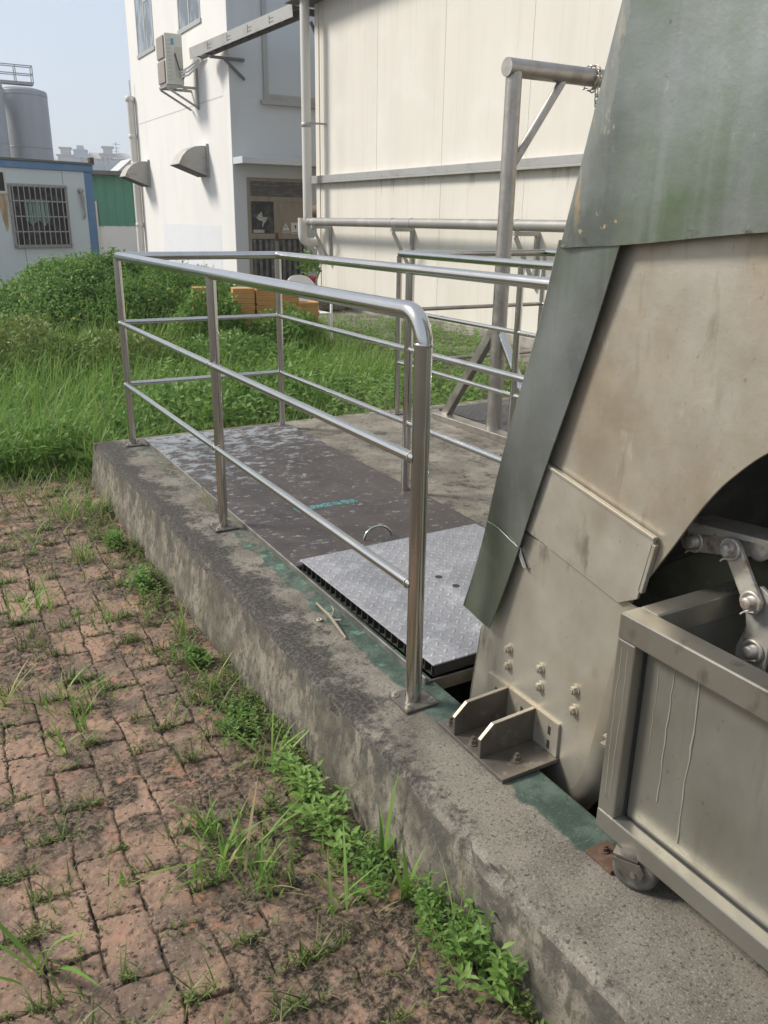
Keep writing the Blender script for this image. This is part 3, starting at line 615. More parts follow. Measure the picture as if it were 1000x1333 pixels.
# ------------------------------------------------------------------ inclined screen machine
mc = thing('inclined_machine', 'large inclined steel machine with green hood and open side', 'machine', (.5, -.4, 0))
def worn_hood():
    M = HOODM.copy(); M.name = 'galvanised_green_worn'; N, L, b = nodes(M); tc = N[M['tc']].outputs['Object']
    sp = N.new('ShaderNodeSeparateXYZ'); L.new(tc, sp.inputs[0])
    ye = mathn(N, L, 'MULTIPLY_ADD', mathn(N, L, 'SUBTRACT', sp.outputs[2], 1.2845), -.2655, .1175)
    d = mathn(N, L, 'SUBTRACT', ye, sp.outputs[1])
    n = mathn(N, L, 'ADD', noisen(N, L, tc, (12, 22, 7), 8, .7), rangen(N, L, d, .040, .10, .13, -.20, False))
    c = b.inputs['Base Color'].links[0].from_socket
    w = rangen(N, L, n, .50, .53)
    pc = mixn(N, L, rangen(N, L, noisen(N, L, tc, (10, 30, 6), 6, .6), .45, .6), (.24, .25, .215), (.36, .335, .27))
    pc = mixn(N, L, rangen(N, L, noisen(N, L, tc, (18, 40, 9), 5, .6), .60, .66, 0, .9), pc, (.46, .33, .20))
    c = mixn(N, L, w, c, pc)
    # darker along the lower lip; darker corner with chips
    zl = mathn(N, L, 'SUBTRACT', sp.outputs[2], mathn(N, L, 'MULTIPLY_ADD', sp.outputs[1], -.068, 1.242))
    g = mathn(N, L, 'ADD', noisen(N, L, tc, (20, 20, 34), 7, .7), rangen(N, L, zl, .0, .045, .06, -.25, False))
    c = mixn(N, L, rangen(N, L, g, .55, .62, 0, .8), c, (.085, .085, .065))
    k = mathn(N, L, 'ADD', mathn(N, L, 'ADD', rangen(N, L, zl, .035, .11, .5, -.1), rangen(N, L, d, .14, .22, .5, -.1)), mathn(N, L, 'MULTIPLY', mathn(N, L, 'SUBTRACT', noisen(N, L, tc, 11, 8, .7), .5), 1.3))
    c = mixn(N, L, rangen(N, L, k, .45, 1.05, 0, .65), c, (.115, .125, .11))  # dark reflection of the folded corner put into the colour
    ch = mathn(N, L, 'MULTIPLY', rangen(N, L, k, .72, .86), rangen(N, L, noisen(N, L, tc, (30, 44, 44), 5, .6), .62, .65))
    c = mixn(N, L, ch, c, (.46, .36, .22))
    L.new(c, b.inputs['Base Color']); return M
NEAR = lambda v: Vector((v.x+.032, -1.72+(v.y+1.72)*1.0262, 1.2845+(v.z-1.2845)*1.0262))
def yl(z): return -.306-(z-1.235)*.2655
def warp(y, z, k=.006): return float((fbm(np.array([y*4+3.]), np.array([z*3.]), 2, 3)[0]-.5)*k*2)
# hood: cover sheet bent round the outer corner
rows = []; rowsE = []
for t in np.linspace(0, 1, 34):
    row = []
    z_top = 2.75
    def ZZ(y): z0 = 1.236-.068*(y+.306)+.004*math.sin((y+.3)*9); return z0+(z_top-z0)*t
    zr = ZZ(-.31); e = yl(zr)
    for x in np.linspace(.99, .160, 8): row.append((x, e, zr))
    for a in np.linspace(0, math.pi/2, 6)[1:]: row.append((.160-.042*math.sin(a), e-.042*(1-math.cos(a)), zr))
    for y in np.linspace(e-.042, -1.62, 30)[1:]:
        z = ZZ(y); row.append((.118-warp(y, z)*min(1, (e-.04-y)*6), y, z))
    rows.append(row)
b = MB(); b.grid(rows); b.xf(NEAR); hood = obj('hood', b, worn_hood(), mc, solid=.003)
# lower cover strip under the hood
rows = []
for t in np.linspace(0, 1, 26):
    zl = 1.25+(.297-1.25)*t; zrr = 1.25+(.285-1.25)*t
    l = -.303+(-.041+.303)*t; r_ = -.498+(-.180+.498)*t
    dx = .010*max(0, (t-.74)/.26)**1.5*-1 + .004*math.sin(t*9)
    row = [(.60, l+.012, zl), (.30, l+.010, zl), (.150+dx, l, zl), (.134+dx, l-.006, zl), (.126+dx, l-.016, zl)]
    for s in np.linspace(.12, 1, 10): row.append((.125+dx+.003*math.sin(s*5+t*7), l+(r_-l)*s, zl+(zrr-zl)*s))
    rows.append(row)
b = MB(); b.grid(rows); b.xf(NEAR); strip = obj('cover_strip', b, HOODM, mc, solid=.003)
b = MB(); b.tube([(.1235, -.13, .565), (.1225, -.18, .562), (.1235, -.235, .545), (.1245, -.258, .538)], .0022, 6); b.xf(NEAR); obj('crease', b, HOODM, strip)
# side panels
arch = [(-1.62, 1.06), (-1.35, 1.045), (-1.15, 1.03), (-1.02, 1.002), (-.93, .965), (-.842, .911), (-.774, .843), (-.735, .79), (-.704, .738), (-.668, .672), (-.635, .615), (-.61, .572)]
def smooth(pts, k=6):
    P = [np.array(p) for p in pts]; P = [2*P[0]-P[1]]+P+[2*P[-1]-P[-2]]; out = []
    for i in range(1, len(P)-2):
        for t in np.arange(k)/k:
            a, b_, c_, d_ = P[i-1:i+3]; out.append(tuple(.5*((2*b_)+(c_-a)*t+(2*a-5*b_+4*c_-d_)*t**2+(3*b_-a-3*c_+d_)*t**3)))
    return out+[tuple(pts[-1])]
arch = smooth(arch)
body = [(-.02, -.06), (-.065, .223), (-.16, .53), (-.40, 1.42), (-.62, 2.2), (-1.62, 2.2)]+arch+[(-.575, .50), (-.551, .376), (-.525, .20), (-.498, .034), (-.47, -.03), (-.442, -.072), (-.36, -.22), (-.1, -.22)]
b = MB(); b.prism(body, 'x', .180, .186); sp_ = obj('side_panel', b, PANELM, mc, .001)
b = MB(); b.prism(body, 'x', .975, .981); obj('side_panel', b, PANELM, mc)
# lower panel sheet, lapped over the side panel, its lower edge rolled inwards
rows = []
ed = [(-.233, .555), (-.32, .545), (-.42, .53), (-.50, .515), (-.556, .50)]
lowL = [(-.190, .36), (-.115, .34), (-.075, .21), (-.055, .12), (-.042, .06), (-.03, 0), (-.025, -.08), (-.02, -.2)]
low = [(-.150, .562), (-.58, .515), (-.557, .376), (-.532, .20), (-.506, .034), (-.48, -.03), (-.45, -.075), (-.37, -.225), (-.06, -.225), (-.036, -.02), (-.068, .223)]
b = MB(); b.prism(low, 'x', .1755, .1793); lp = obj('lower_panel', b, PANELM2, mc, .0008)
b = MB(); rows = []
for (y, z) in [(-.58, .515), (-.557, .376), (-.532, .20), (-.506, .034), (-.48, -.03), (-.45, -.075), (-.37, -.225)]:
    rows.append([(.1757+.05*(1-math.cos(a)), y-.05*math.sin(a), z-.012*math.sin(a)) for a in np.linspace(0, math.pi/2, 6)])
b.grid(rows); obj('rolled_edge', b, PANELM2, lp, solid=.002)
b = MB(); b.grid([[(.1757, -.066, .223), (.215, -.045, .223), (.30, -.035, .21)], [(.1757, -.034, .0), (.215, -.010, .0), (.30, 0, 0)], [(.1757, -.03, -.2), (.215, -.005, -.2), (.3, 0, -.2)]]); obj('front_return', b, PANELM, lp, solid=.002)
for (y, z) in ((-.193, .216), (-.195, .166), (-.321, .221), (-.324, .171), (-.448, .227), (-.450, .172)):
    b = MB(); b.hexbolt((.1755, y, z), (-1, 0, 0), .0105, .010); obj('bolt', b, EDGEBR, lp)
# access plate with a folded top lip
acc = [(-.272, .748), (-.632, .678), (-.607, .535), (-.556, .505), (-.40, .535), (-.236, .566)]
b = MB(); b.prism(acc, 'x', .166, .1735); ap = obj('access_plate', b, PANELM2, mc, .001)
b = MB(); b.bar((.1685, -.280, .750), (.1685, -.634, .680), .012, .009, (0, .19, 1)); obj('lip', b, EDGEBR, ap, .002)
b = MB(); b.bar((.172, -.632, .668), (.172, -.611, .552), .012, .012, (0, 1, .2)); obj('edge_lip', b, PANELM, ap, .002)
b = MB(); b.tube([(.168, -.215, .512), (.166, -.222, .500), (.166, -.240, .474), (.168, -.246, .468), (.166, -.236, .470), (.166, -.216, .497), (.168, -.212, .508)], .0035, 8); b.bar((.1735, -.212, .510), (.1735, -.246, .466), .012, .004, (1, 0, 0)); obj('latch', b, STEEL2, mc, .002)
# mounting bracket
bk = MB(); bk.box(-.004, .1745, -.418, -.135, .002, .013)
br = obj('mounting_bracket', bk, WELD, mc, .001)
b = MB(); b.box(.1675, .1752, -.412, -.118, .013, .106); obj('back_plate', b, PANELM, br, .001)
for y in (-.205, -.318):
    b = MB(); b.prism([(.1672, .0135), (.1672, .106), (.035, .100), (-.003, .066), (-.003, .0135)], 'y', y-.005, y+.005); obj('gusset', b, WELD, br, .001)
    b = MB()
    for (p, q) in (((.1665, .1072), (.035, .1012)), ((.035, .1012), (-.0035, .0665))): b.bar((p[0], y, p[1]), (q[0], y, q[1]), .010, .0022, (0, 0, 1))
    obj('cut_edge', b, PANELM, br)
b = MB(); b.bar((.1715, -.41, .107), (.1715, -.12, .107), .0085, .003); obj('weld_bead', b, PANELM, br)
for y in (-.16, -.27, -.38):
    for z in ((.070,) if y > -.3 else (.075, .035)): obj('slot', MB().box(.1668, .1676, y-.005, y+.005, z-.012, z+.012), INK, br)
for (x, y) in ((.02, -.16), (.02, -.262), (.075, -.372)):
    b = MB(); b.hexbolt((x, y, .013), (0, 0, 1), .010, .010); b.cyl((x, y, .02), (x, y, .034), .005, 10); obj('anchor_bolt', b, WELD, br)
# inclined bed and back sheets, added dark so the inside reads black
b = MB()
b.add([(.19, -.10, -.6), (.97, -.10, -.6), (.97, -.75, 1.9), (.19, -.75, 1.9)], [(0, 1, 2, 3)])
b.add([(.19, -.75, 1.9), (.97, -.75, 1.9), (.97, -1.6, 1.9), (.19, -1.6, 1.9)], [(0, 1, 2, 3)])
b.add([(.19, -1.6, 1.9), (.97, -1.6, 1.9), (.97, -1.6, .9), (.19, -1.6, .9)], [(0, 1, 2, 3)])
obj('dark_inner_bed', b, DARKST, mc, solid=.004)
b = MB()
b.prism([(-.45, .50), (-.62, .62), (-.80, .66), (-.97, .60), (-1.0, .5), (-.86, .56), (-.68, .55), (-.5, .45)], 'x', .34, .60); obj('discharge_lip', b, mat('mossy_steel', (.12, .125, .085), .6, .3, [((.05, .05, .04), 9, .45, .65, .8), ((.2, .2, .14), 20, .55, .7, .6)]), mc, .004)
# rake linkage
def linkbar(p, q, x, w=.021, th=.010):
    b = MB(); p = Vector((0, *p)); q = Vector((0, *q)); d = (q-p).normalized(); n = Vector((0, -d.z, d.y)); pts = []
    a0 = math.atan2(n.z, n.y)
    for k in range(9): t = a0+math.pi*k/8; pts.append((p.y+w*math.cos(t), p.z+w*math.sin(t)))
    for k in range(9): t = a0+math.pi+math.pi*k/8; pts.append((q.y+w*math.cos(t), q.z+w*math.sin(t)))
    b.prism(pts, 'x', x-th/2, x+th/2); return b
la = obj('linkage_arm', linkbar((-.605, .642), (-.738, .676), .31, .023), ARMM, mc, .002)
b = MB(); b.prism([(-.61, .667), (-.60, .69), (-.80, .712), (-.80, .70), (-.75, .694)], 'x', .29, .37); b.bar((.33, -.79, .705), (.33, -.88, .60), .06, .012, (1, 0, 0)); obj('arm_flange', b, ARMM, la, .002)
lb = obj('linkage_arm', linkbar((-.732, .672), (-.795, .582), .283, .021), ARMM, mc, .002)
b = MB(); b.prism([(-.765, .600), (-.80, .615), (-.83, .60), (-.84, .50), (-.835, .40), (-.77, .40), (-.768, .47), (-.782, .52)], 'x', .292, .302); rk = obj('rake_blade', b, ARMM, mc, .002)
for par, (y, z), x in ((la, (-.622, .647), .304), (lb, (-.730, .673), .277), (lb, (-.795, .583), .277), (rk, (-.808, .478), .291)):
    b = MB(); b.lathe((x, y, z), (-1, 0, 0), [(.0, .0), (.024, .0), (.025, .003), (.022, .006), (.018, .006), (.0175, .002), (.0125, .002), (.0125, .018), (.010, .020), (0, .020)], 26)
    b.tube([(x-.013, y-.018, z-.012), (x-.013, y+.004, z-.020), (x-.016, y+.008, z-.026)], .0022, 6)
    obj('pin', b, ARMM, par)
b = MB()
b.lathe((.32, -.768, .682), (-1, 0, 0), [(0, 0), (.026, 0), (.027, .012), (.02, .016), (.0, .016)], 26); obj('roller', b, ARMM, la)
b = MB()
b.lathe((.30, -.845, .60), (-1, 0, 0), [(0, 0), (.022, 0), (.022, .016), (0, .016)], 22); obj('roller', b, ARMM, lb)

# rusty anchor plate under the trolley
b = MB(); b.box(.012, .075, -.765, -.690, .002, .010); b.hexbolt((.045, -.712, .010), (0, 0, 1), .008, .008)
tag(obj('anchor_plate', b, RUST, bevel=.001), 'small rusty anchor plate bolted beside the trolley castor', 'plate')

# ------------------------------------------------------------------ trolley
tr = thing('waste_trolley', 'open topped stainless trolley bin on castors beneath the arch', 'trolley', (.3, -1.2, 0))
X0, X1, YA, YB, ZT, ZB = .020, .60, -.700, -1.66, .580, .080
t = .046; th = .054
b = MB()
b.box(X0, X0+t+.006, YB, YA, ZT-th, ZT); b.box(X1-t, X1, YB, YA, ZT-th, ZT)
b.box(X0+t+.006, X1-t, YA-t, YA-.0004, ZT-th+.0004, ZT-.0004); b.box(X0+t+.006, X1-t, YB+.0004, YB+t, ZT-th+.0004, ZT-.0004)
obj('top_rim', b, TROL, tr, .003)
b = MB()
b.box(X0, X0+t, YB, YA, ZB, ZB+t); b.box(X1-t, X1, YB, YA, ZB, ZB+t); b.box(X0+t, X1-t, YA-t, YA-.0004, ZB+.0004, ZB+t-.0004); b.box(X0+t, X1-t, YB+.0004, YB+t, ZB+.0004, ZB+t-.0004)
obj('bottom_frame', b, TROL, tr, .003)
for (x, y) in ((X0, YA-t), (X1-t, YA-t), (X0, YB), (X1-t, YB)):
    b = MB(); b.box(x+.0004, x+t-.0004, y+.0004, y+t-.0004, ZB+t, ZT-th); obj('corner_post', b, TROL, tr, .003)
b = MB()
b.box(X0+.034, X0+.036, YB+t+.004, YA-t-.005, ZB+t-.010, ZT-th+.004)
b.box(X1-.032, X1-.030, YB+t, YA-t, ZB+t-.010, ZT-th+.004)
b.box(X0+.034, X1-.034, YA-.032, YA-.030, ZB+t-.01, ZT-th+.004); b.box(X0+.034, X1-.034, YB+.030, YB+.032, ZB+t-.01, ZT-th+.004)
b.box(X0+.034, X1-.034, YB+.033, YA-.033, ZB+t-.004, ZB+t)
pn = obj('bin_panel', b, TROLP, tr)
b = MB(); b.box(X0+.0285, X0+.0338, YB+t, YA-t-.002, ZB+t+.0006, ZB+t+.0022); b.box(X0+.0285, X0+.0338, YA-t-.0035, YA-t-.0006, ZB+t+.003, ZT-th-.001); obj('gap_shadow', b, INK, tr)  # dark strips put in for the shadow line around the recessed panel
b = MB(); rs = random.Random(9)
for (y, za, zb, r) in ((-.815, .52, .21, .0016), (-.872, .51, .155, .0022), (-.78, .50, .30, .0008)):
    pts = []; yy = y
    for k in range(14):
        z = za+(zb-za)*k/13; yy += rs.uniform(-.0025, .0025); pts.append((X0+.0337, yy, z))
    obj('dried_drip', MB().tube(pts, [r*rs.uniform(.6, 1.3) for _ in pts], 6), DRIP, pn)
b = MB()
for (y) in (-.715, -.728):
    pts = []; yy = y
    for k in range(12): yy += rs.uniform(-.003, .003); pts.append((X0+.0003, yy, .51-.34*k/11))
    obj('dried_drip', MB().tube(pts, .0008, 5), DRIP, tr)
b = MB(); b.bar((.035, -.69, .262), (.11, -.675, .255), .03, .006); b.tube([(.06, -.700, .26), (.06, -.66, .26), (.20, -.66, .26), (.20, -.700, .26)], .006, 8); obj('handle', b, STEEL2, tr)
for (x, y, sw) in ((.030, -.805, 30), (.565, -.80, -40), (.045, -1.56, 10), (.565, -1.56, 60)):
    SW = Matrix.Translation((x, y, 0)) @ Matrix.Rotation(rad(sw), 4, 'Z'); rot_ = lambda v: SW @ v
    b = MB(); b.box(-.018, .018, -.01, .04, .0735, .0795); b.cyl((0, .02, .066), (0, .02, .0735), .016, 14)
    ca = obj('castor', b.xf(rot_), FORK, tr)
    for sx in (-1, 1):
        xx = sx*.022
        b = MB(); b.prism([(.040, .0735), (-.016, .0735), (-.026, .060), (-.020, .036), (-.006, .030), (.008, .034), (.030, .056)], 'x', xx-.0015, xx+.0015); obj('fork', b.xf(rot_), FORK, ca)
    b = MB(); b.cyl((-.027, -.005, .0475), (.027, -.005, .0475), .0055, 12); obj('axle', b.xf(rot_), STEEL2, ca)
    b = MB(); b.lathe((-.0165, -.006, .0482), (1, 0, 0), [(.012, .002), (.020, .006), (.026, .004), (.030, 0), (.040, .001), (.0460, .006), (.0478, .0165), (.0460, .027), (.040, .032), (.030, .033), (.026, .029), (.020, .027), (.012, .031)], 34)
    b.cyl((-.016, -.006, .0482), (.016, -.006, .0482), .0125, 14)
    obj('wheel', b.xf(rot_), RUBBER, ca)

# ------------------------------------------------------------------ cream warehouse with its pipework
WXX = 6.05
def stain_cream():
    N, L, b = nodes(CREAM); tc = N[CREAM['tc']].outputs['Object']; c = b.inputs['Base Color'].links[0].from_socket
    sp = N.new('ShaderNodeSeparateXYZ'); L.new(tc, sp.inputs[0])
    m = rangen(N, L, sp.outputs[2], 1.25, 2.22, -.30, .07, False)
    up = rangen(N, L, sp.outputs[2], 2.24, 2.32, 0, -.5)
    n = mathn(N, L, 'ADD', mathn(N, L, 'ADD', noisen(N, L, tc, (5, 7, .35), 7, .7), m), up)
    c = mixn(N, L, rangen(N, L, n, .56, .72, 0, .65), c, (.30, .25, .18))
    k = mathn(N, L, 'ADD', noisen(N, L, tc, (2.2, 2.2, 5), 6, .7), rangen(N, L, sp.outputs[2], 2.32, 2.5, 0, -.5))
    k = mathn(N, L, 'MULTIPLY', rangen(N, L, k, .58, .70, 0, .7), rangen(N, L, sp.outputs[2], 2.30, 2.33))
    c = mixn(N, L, k, c, (.16, .14, .11)); L.new(c, b.inputs['Base Color'])
stain_cream()
wh = thing('warehouse', 'long cream panel-clad warehouse wall behind the gantry', 'building', (WXX, 5, -.3))
b = MB(); b.box(WXX, 14, -6, 13.30, -.37, 4.82); obj('wall', b, CREAM, wh)
b = MB()
y = 13.08
k = 0
while y > -5:
    b.box(WXX-.003, WXX+.001, y-.004, y+.004, -.1, 4.81); y -= (.10 if k == 0 else 1.92); k += 1
b.box(WXX-.016, WXX+.001, 13.16, 13.308, -.3, 4.815)
obj('panel_seam', b, mat('cream_seam', (.71, .665, .578), .7), wh)
b = MB(); b.box(WXX-.11, WXX-.0005, -6, 13.42, 1.93, 2.03); b.box(WXX-.11, WXX-.10, -6, 13.42, 1.90, 1.93); ob = obj('wall_trim', b, TRIM, wh, .004)
b = MB(); b.box(WXX-.45, 14.2, -6.2, 13.6, 4.825, 4.95); obj('roof_edge', b, GRAYF, wh, .01)
b = MB(); b.box(WXX-.09, WXX-.001, -6, 13.32, -.36, -.13); obj('plinth', b, mat('dirty_plinth', (.40, .37, .32), .9, 0, [((.15, .14, .12), 4, .4, .7, .9)], bump=(30, .4, .02)), wh, .01)

wp = thing('wall_pipe', 'horizontal grey pipe on brackets along the cream wall', 'pipe', (5.75, 9, 1.2))
b = MB(); b.tube([(5.74, 13.02, 1.235), (5.74, 9, 1.245), (5.74, -4, 1.25)], .070, 18); obj('pipe', b, PIPE, wp)
b = MB()
for y in (12.9, 9.95, 9.4, 6.9, 4.2): b.lathe((5.74, y, 1.243), (0, 1, 0), [(.070, 0), (.077, .003), (.077, .02), (.070, .023)], 18)
b.box(5.668, 5.671, 11.05, 11.3, 1.235, 1.262); obj('pipe_collar', b, TRIM, wp)
for y in (12.72, 9.85, 6.85, 3.9):
    b = MB(); b.box(5.64, WXX-.001, y-.025, y+.025, 1.12, 1.172); b.box(WXX-.055, WXX-.0015, y-.026, y+.026, .48, 1.119); b.bar((5.68, y, 1.11), (WXX-.05, y, .56), .045, .045); obj('bracket', b, TRIM, wp, .003)

dp = thing('downpipe', 'vertical grey pipe at the corner of the cream warehouse', 'pipe', (5.78, 13.1, 0))
b = MB(); b.tube([(5.76, 13.12, 5.2), (5.76, 13.12, 1.36)]+arc((5.86, 13.12, 1.30), math.pi, 1.5*math.pi, .10, (1, 0, 0), (0, 0, 1), 8)[1:], .083, 18)
obj('pipe', b, PVC, dp)
b = MB(); b.tube([(5.73, 13.3, 1.30), (5.73, 13.3, 1.02)]+arc((5.87, 13.3, 1.00), math.pi, 1.5*math.pi, .14, (1, 0, 0), (0, 0, 1), 8)+[Vector((6.1, 13.33, .86))], .08, 16); b.cyl((6.02, 13.33, .86), (6.06, 13.33, .86), .115, 18); obj('elbow', b, PVC, dp)
b = MB(); b.bar((5.70, 13.12, 2.90), (WXX+.0, 12.9, 2.88), .05, .03); b.lathe((5.76, 13.12, 2.83), (0, 0, 1), [(.084, 0), (.092, .004), (.092, .07), (.084, .074)], 18); obj('clamp', b, TRIM, dp)
b = MB(); b.cyl((6.10, 13.6, 1.42), (6.2, 13.4, 1.42), .12, 18); b.cyl((6.05, 13.55, 1.1), (6.05, 13.55, 1.5), .02, 8); b.cyl((5.95, 13.55, 1.28), (6.15, 13.55, 1.28), .014, 8); obj('valve', b, mat('rusty_valve', (.16, .12, .09), .8), dp)

ct = thing('cable_tray', 'covered grey cable tray running between the two buildings', 'cable tray', (5.5, 15.5, 4.6))
A = Vector((4.90, 16.87, 4.434)); B = Vector((5.76, 13.62, 4.75)); dd = (B-A).normalized(); nx = -dd.cross(Vector((0, 0, 1))).normalized()
b = MB(); b.bar(A, B, .012, .21); b.bar(A+nx*.22, B+nx*.22, .012, .21); obj('side_rail', b, mat('tray_steel', (.42, .41, .385), .5, .4, [((.3, .28, .25), 4, .5, .7, .6)]), ct, .002)
b = MB()
for k in range(12): p = A+(B-A)*((k+.3)/12); b.bar(p+nx*.006-Vector((0, 0, .05)), p+nx*.214-Vector((0, 0, .05)), .06, .02)
b.bar(A+nx*.11+Vector((0, 0, .08)), B+nx*.11+Vector((0, 0, .08)), .20, .006)
for k in range(1, 5):
    p = A+(B-A)*(k/5)-nx*.008
    for q in (-.03, .03): b.bar(p+Vector((0, 0, q-.012)), p+dd*.12+Vector((0, 0, q-.012)), .004, .008)
    b.bar(p+Vector((0, 0, -.06)), p+Vector((0, 0, .07)), .004, .008)
obj('rung', b, GRAYF, ct)
b = MB(); b.bar((5.0, 15.95, 4.27), (5.72, 15.95, 4.27), .05, .05); b.bar((5.30, 15.95, 4.26), (5.72, 15.96, 3.92), .045, .045); obj('support_arm', b, GRAYF, ct)
b = MB(); b.bar((5.98, 13.35, 4.55), (6.2, 13.4, 4.2), .04, .04); b.bar((5.9, 13.4, 4.70), (6.4, 13.4, 4.70), .06, .10); obj('support_arm', b, GRAYF, ct)

# ------------------------------------------------------------------ white building
FX, FY, FZ, BY = 5.40, 16.0, 9.0, 23.65
wb = thing('white_building', 'white rendered building with brown door and shaded grey side', 'building', (FX, FY, -.3))
b = MB(); b.box(FX, 15, FY+.006, BY, -.37, FZ); obj('wall', b, WALLW, wb)
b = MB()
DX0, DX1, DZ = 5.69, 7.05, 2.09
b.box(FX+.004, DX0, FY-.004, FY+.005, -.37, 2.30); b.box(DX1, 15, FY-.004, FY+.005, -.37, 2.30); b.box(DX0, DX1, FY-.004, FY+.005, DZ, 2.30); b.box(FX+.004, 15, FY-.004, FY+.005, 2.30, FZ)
obj('shaded_side', b, WALL_SHADE, wb)
b = MB(); b.box(FX+.01, 9, FY-.55, FY-.005, 2.33, 2.46); obj('canopy', b, WALL_SHADE, wb, .006)
b = MB(); b.box(FX-.004, FX-.0005, 16.4, BY-.3, 3.64, 3.66); b.box(FX+.01, FX+.8, FY-.006, FY-.0045, 3.62, 3.64); obj('wall_crack', b, mat('hairline', (.60, .575, .53), .9), wb)
b = MB(); b.box(FX-.003, FX-.0006, 16.9, 21.5, -.3, 1.12); obj('repainted_patch', b, mat('patch_paint', (.72, .73, .735), .85, 0, [((.66, .66, .66), 2, .5, .7, .5)]), wb)
# door
dr = obj('door', MB().box(DX0+.0, DX0+.07, FY-.03, FY+.004, -.30, DZ-.001).box(DX1-.07, DX1, FY-.03, FY+.004, -.30, DZ-.001).box(DX0+.07, DX1-.07, FY-.03, FY+.004, DZ-.07, DZ-.001).box(DX0+.07, DX1-.07, FY-.03, FY+.004, 1.62, 1.72).box(6.28, 6.36, FY-.028, FY+.004, -.30, 1.62).box(DX0+.07, DX1-.07, FY-.026, FY+.004, .86, .97), WOODB, wb, .004)
b = MB(); b.box(6.36, DX1-.07, FY-.02, FY+.003, .97, 1.62); obj('door_panel', b, WOODB, dr)
b = MB(); b.box(DX0+.07, 6.28, FY-.018, FY+.003, .97, 1.62); obj('dark_pane', b, GLASSB, dr)
b = MB(); b.box(DX0+.07, DX1-.07, FY-.018, FY+.003, 1.72, DZ-.07); obj('transom_pane', b, mat('mesh_pane', (.09, .085, .075), .6, 0, [((.19, .18, .16), (6, 6, 30), .5, .6, .7)]), dr)
b = MB()
for k in range(9):
    x = DX0+.10+k*.135
    if x < DX1-.1: b.box(x, x+.06, FY-.022, FY+.002, -.28, .84)
obj('slat', b, mat('dark_slat', (.13, .125, .12), .7, 0, [((.26, .26, .25), 9, .5, .65, .6)]), dr)
b = MB(); b.box(DX0+.07, DX1-.07, FY-.012, FY+.0025, -.28, .86); obj('lower_pane', b, GLASSB, dr)
b = MB()
zz = [(5.87, 1.30), (6.0, 1.42), (6.03, 1.30), (6.15, 1.31), (6.0, 1.08), (6.02, 1.22), (5.93, 1.24)]
b.prism(zz, 'y', FY-.0205, FY-.0185); b.box(5.80, 6.05, FY-.0205, FY-.0185, .985, 1.05); obj('chalk_arrow', b, mat('chalk', (.45, .44, .42), .9, 0, [((.1, .1, .1), 30, .5, .6, .8)]), dr)
b = MB(); b.prism([(6.47, 1.04), (6.64, 1.04), (6.555, 1.19)], 'y', FY-.0225, FY-.0205); b.box(6.47, 6.64, FY-.0225, FY-.0205, .985, 1.02); sg = obj('sign', b, SIGNW, dr)
b = MB(); b.prism([(6.56, 1.16), (6.535, 1.10), (6.555, 1.10), (6.545, 1.06), (6.578, 1.115), (6.557, 1.115)], 'y', FY-.0235, FY-.0226); b.box(6.485, 6.625, FY-.0235, FY-.0226, .998, 1.010)
ob = obj('sign', MB().box(6.68, 6.87, FY-.0225, FY-.0205, .96, 1.20), SIGNW, dr)
b.prism([(6.765, 1.15), (6.80, 1.14), (6.795, 1.08), (6.765, 1.05), (6.78, 1.09), (6.755, 1.12)], 'y', FY-.0235, FY-.0226); b.box(6.70, 6.85, FY-.0235, FY-.0226, .985, .997); obj('sign_print', b, INK, dr)
b = MB(); b.cyl((6.33, FY-.03, .90), (6.33, FY-.075, .90), .035, 12); b.box(6.30, 6.37, FY-.034, FY-.028, .82, .99); obj('door_knob', b, RUST, dr)
# windows
def window(y0, y1, z0, z1):
    w = obj('window', MB().box(FX-.03, FX-.001, y0-.04, y1+.04, z0-.09, z0).box(FX-.012, FX+.0, y0-.0, y0+.06, z0, z1).box(FX-.012, FX+.0, y1-.06, y1, z0, z1).box(FX-.012, FX+.0, (y0+y1)/2-.04, (y0+y1)/2+.04, z0, z1).box(FX-.012, FX, y0+.06, (y0+y1)/2-.04, z1-.7, z1-.63), mat('window_frame', (.42, .42, .40), .5, .3), wb, .003)
    b = MB(); b.box(FX-.004, FX-.0015, y0+.001, y1-.001, z0+.001, z1); obj('pane', b, GLASSD, w)
window(21.15, 22.7, 5.25, 7.0); window(17.55, 19.1, 5.25, 7.0)
w = obj('window', MB().box(6.13, 6.23, FY-.05, FY-.005, 3.58, 5.4).box(6.23, 9, FY-.05, FY-.005, 3.58, 3.70).box(6.06, 9, FY-.09, FY-.0055, 3.50, 3.578), TRIM, wb, .004)
b = MB(); b.box(6.23, 9, FY-.012, FY-.0045, 3.70, 5.4); obj('pane', b, mat('reflecting_grey_pane', (.52, .55, .56), .25), w)  # reflected grey-blue light put into the pane colour
# drain pipe on the far corner
b = MB(); b.tube([(5.28, 23.45, 4.30), (5.28, 23.45, 1.2), (5.26, 23.45, -.3)], .10, 14); b.lathe((5.28, 23.45, 4.22), (0, 0, 1), [(.10, 0), (.125, .01), (.125, .12), (.10, .14)], 14)
for z in (3.3, 2.6, 1.0): b.lathe((5.28, 23.45, z), (0, 0, 1), [(.10, 0), (.112, .01), (.112, .10), (.10, .11)], 14)
b.cyl((5.30, 23.45, 4.3), (5.30, 23.45, 4.75), .02, 8)
obj('drainpipe', b, PVC, wb)
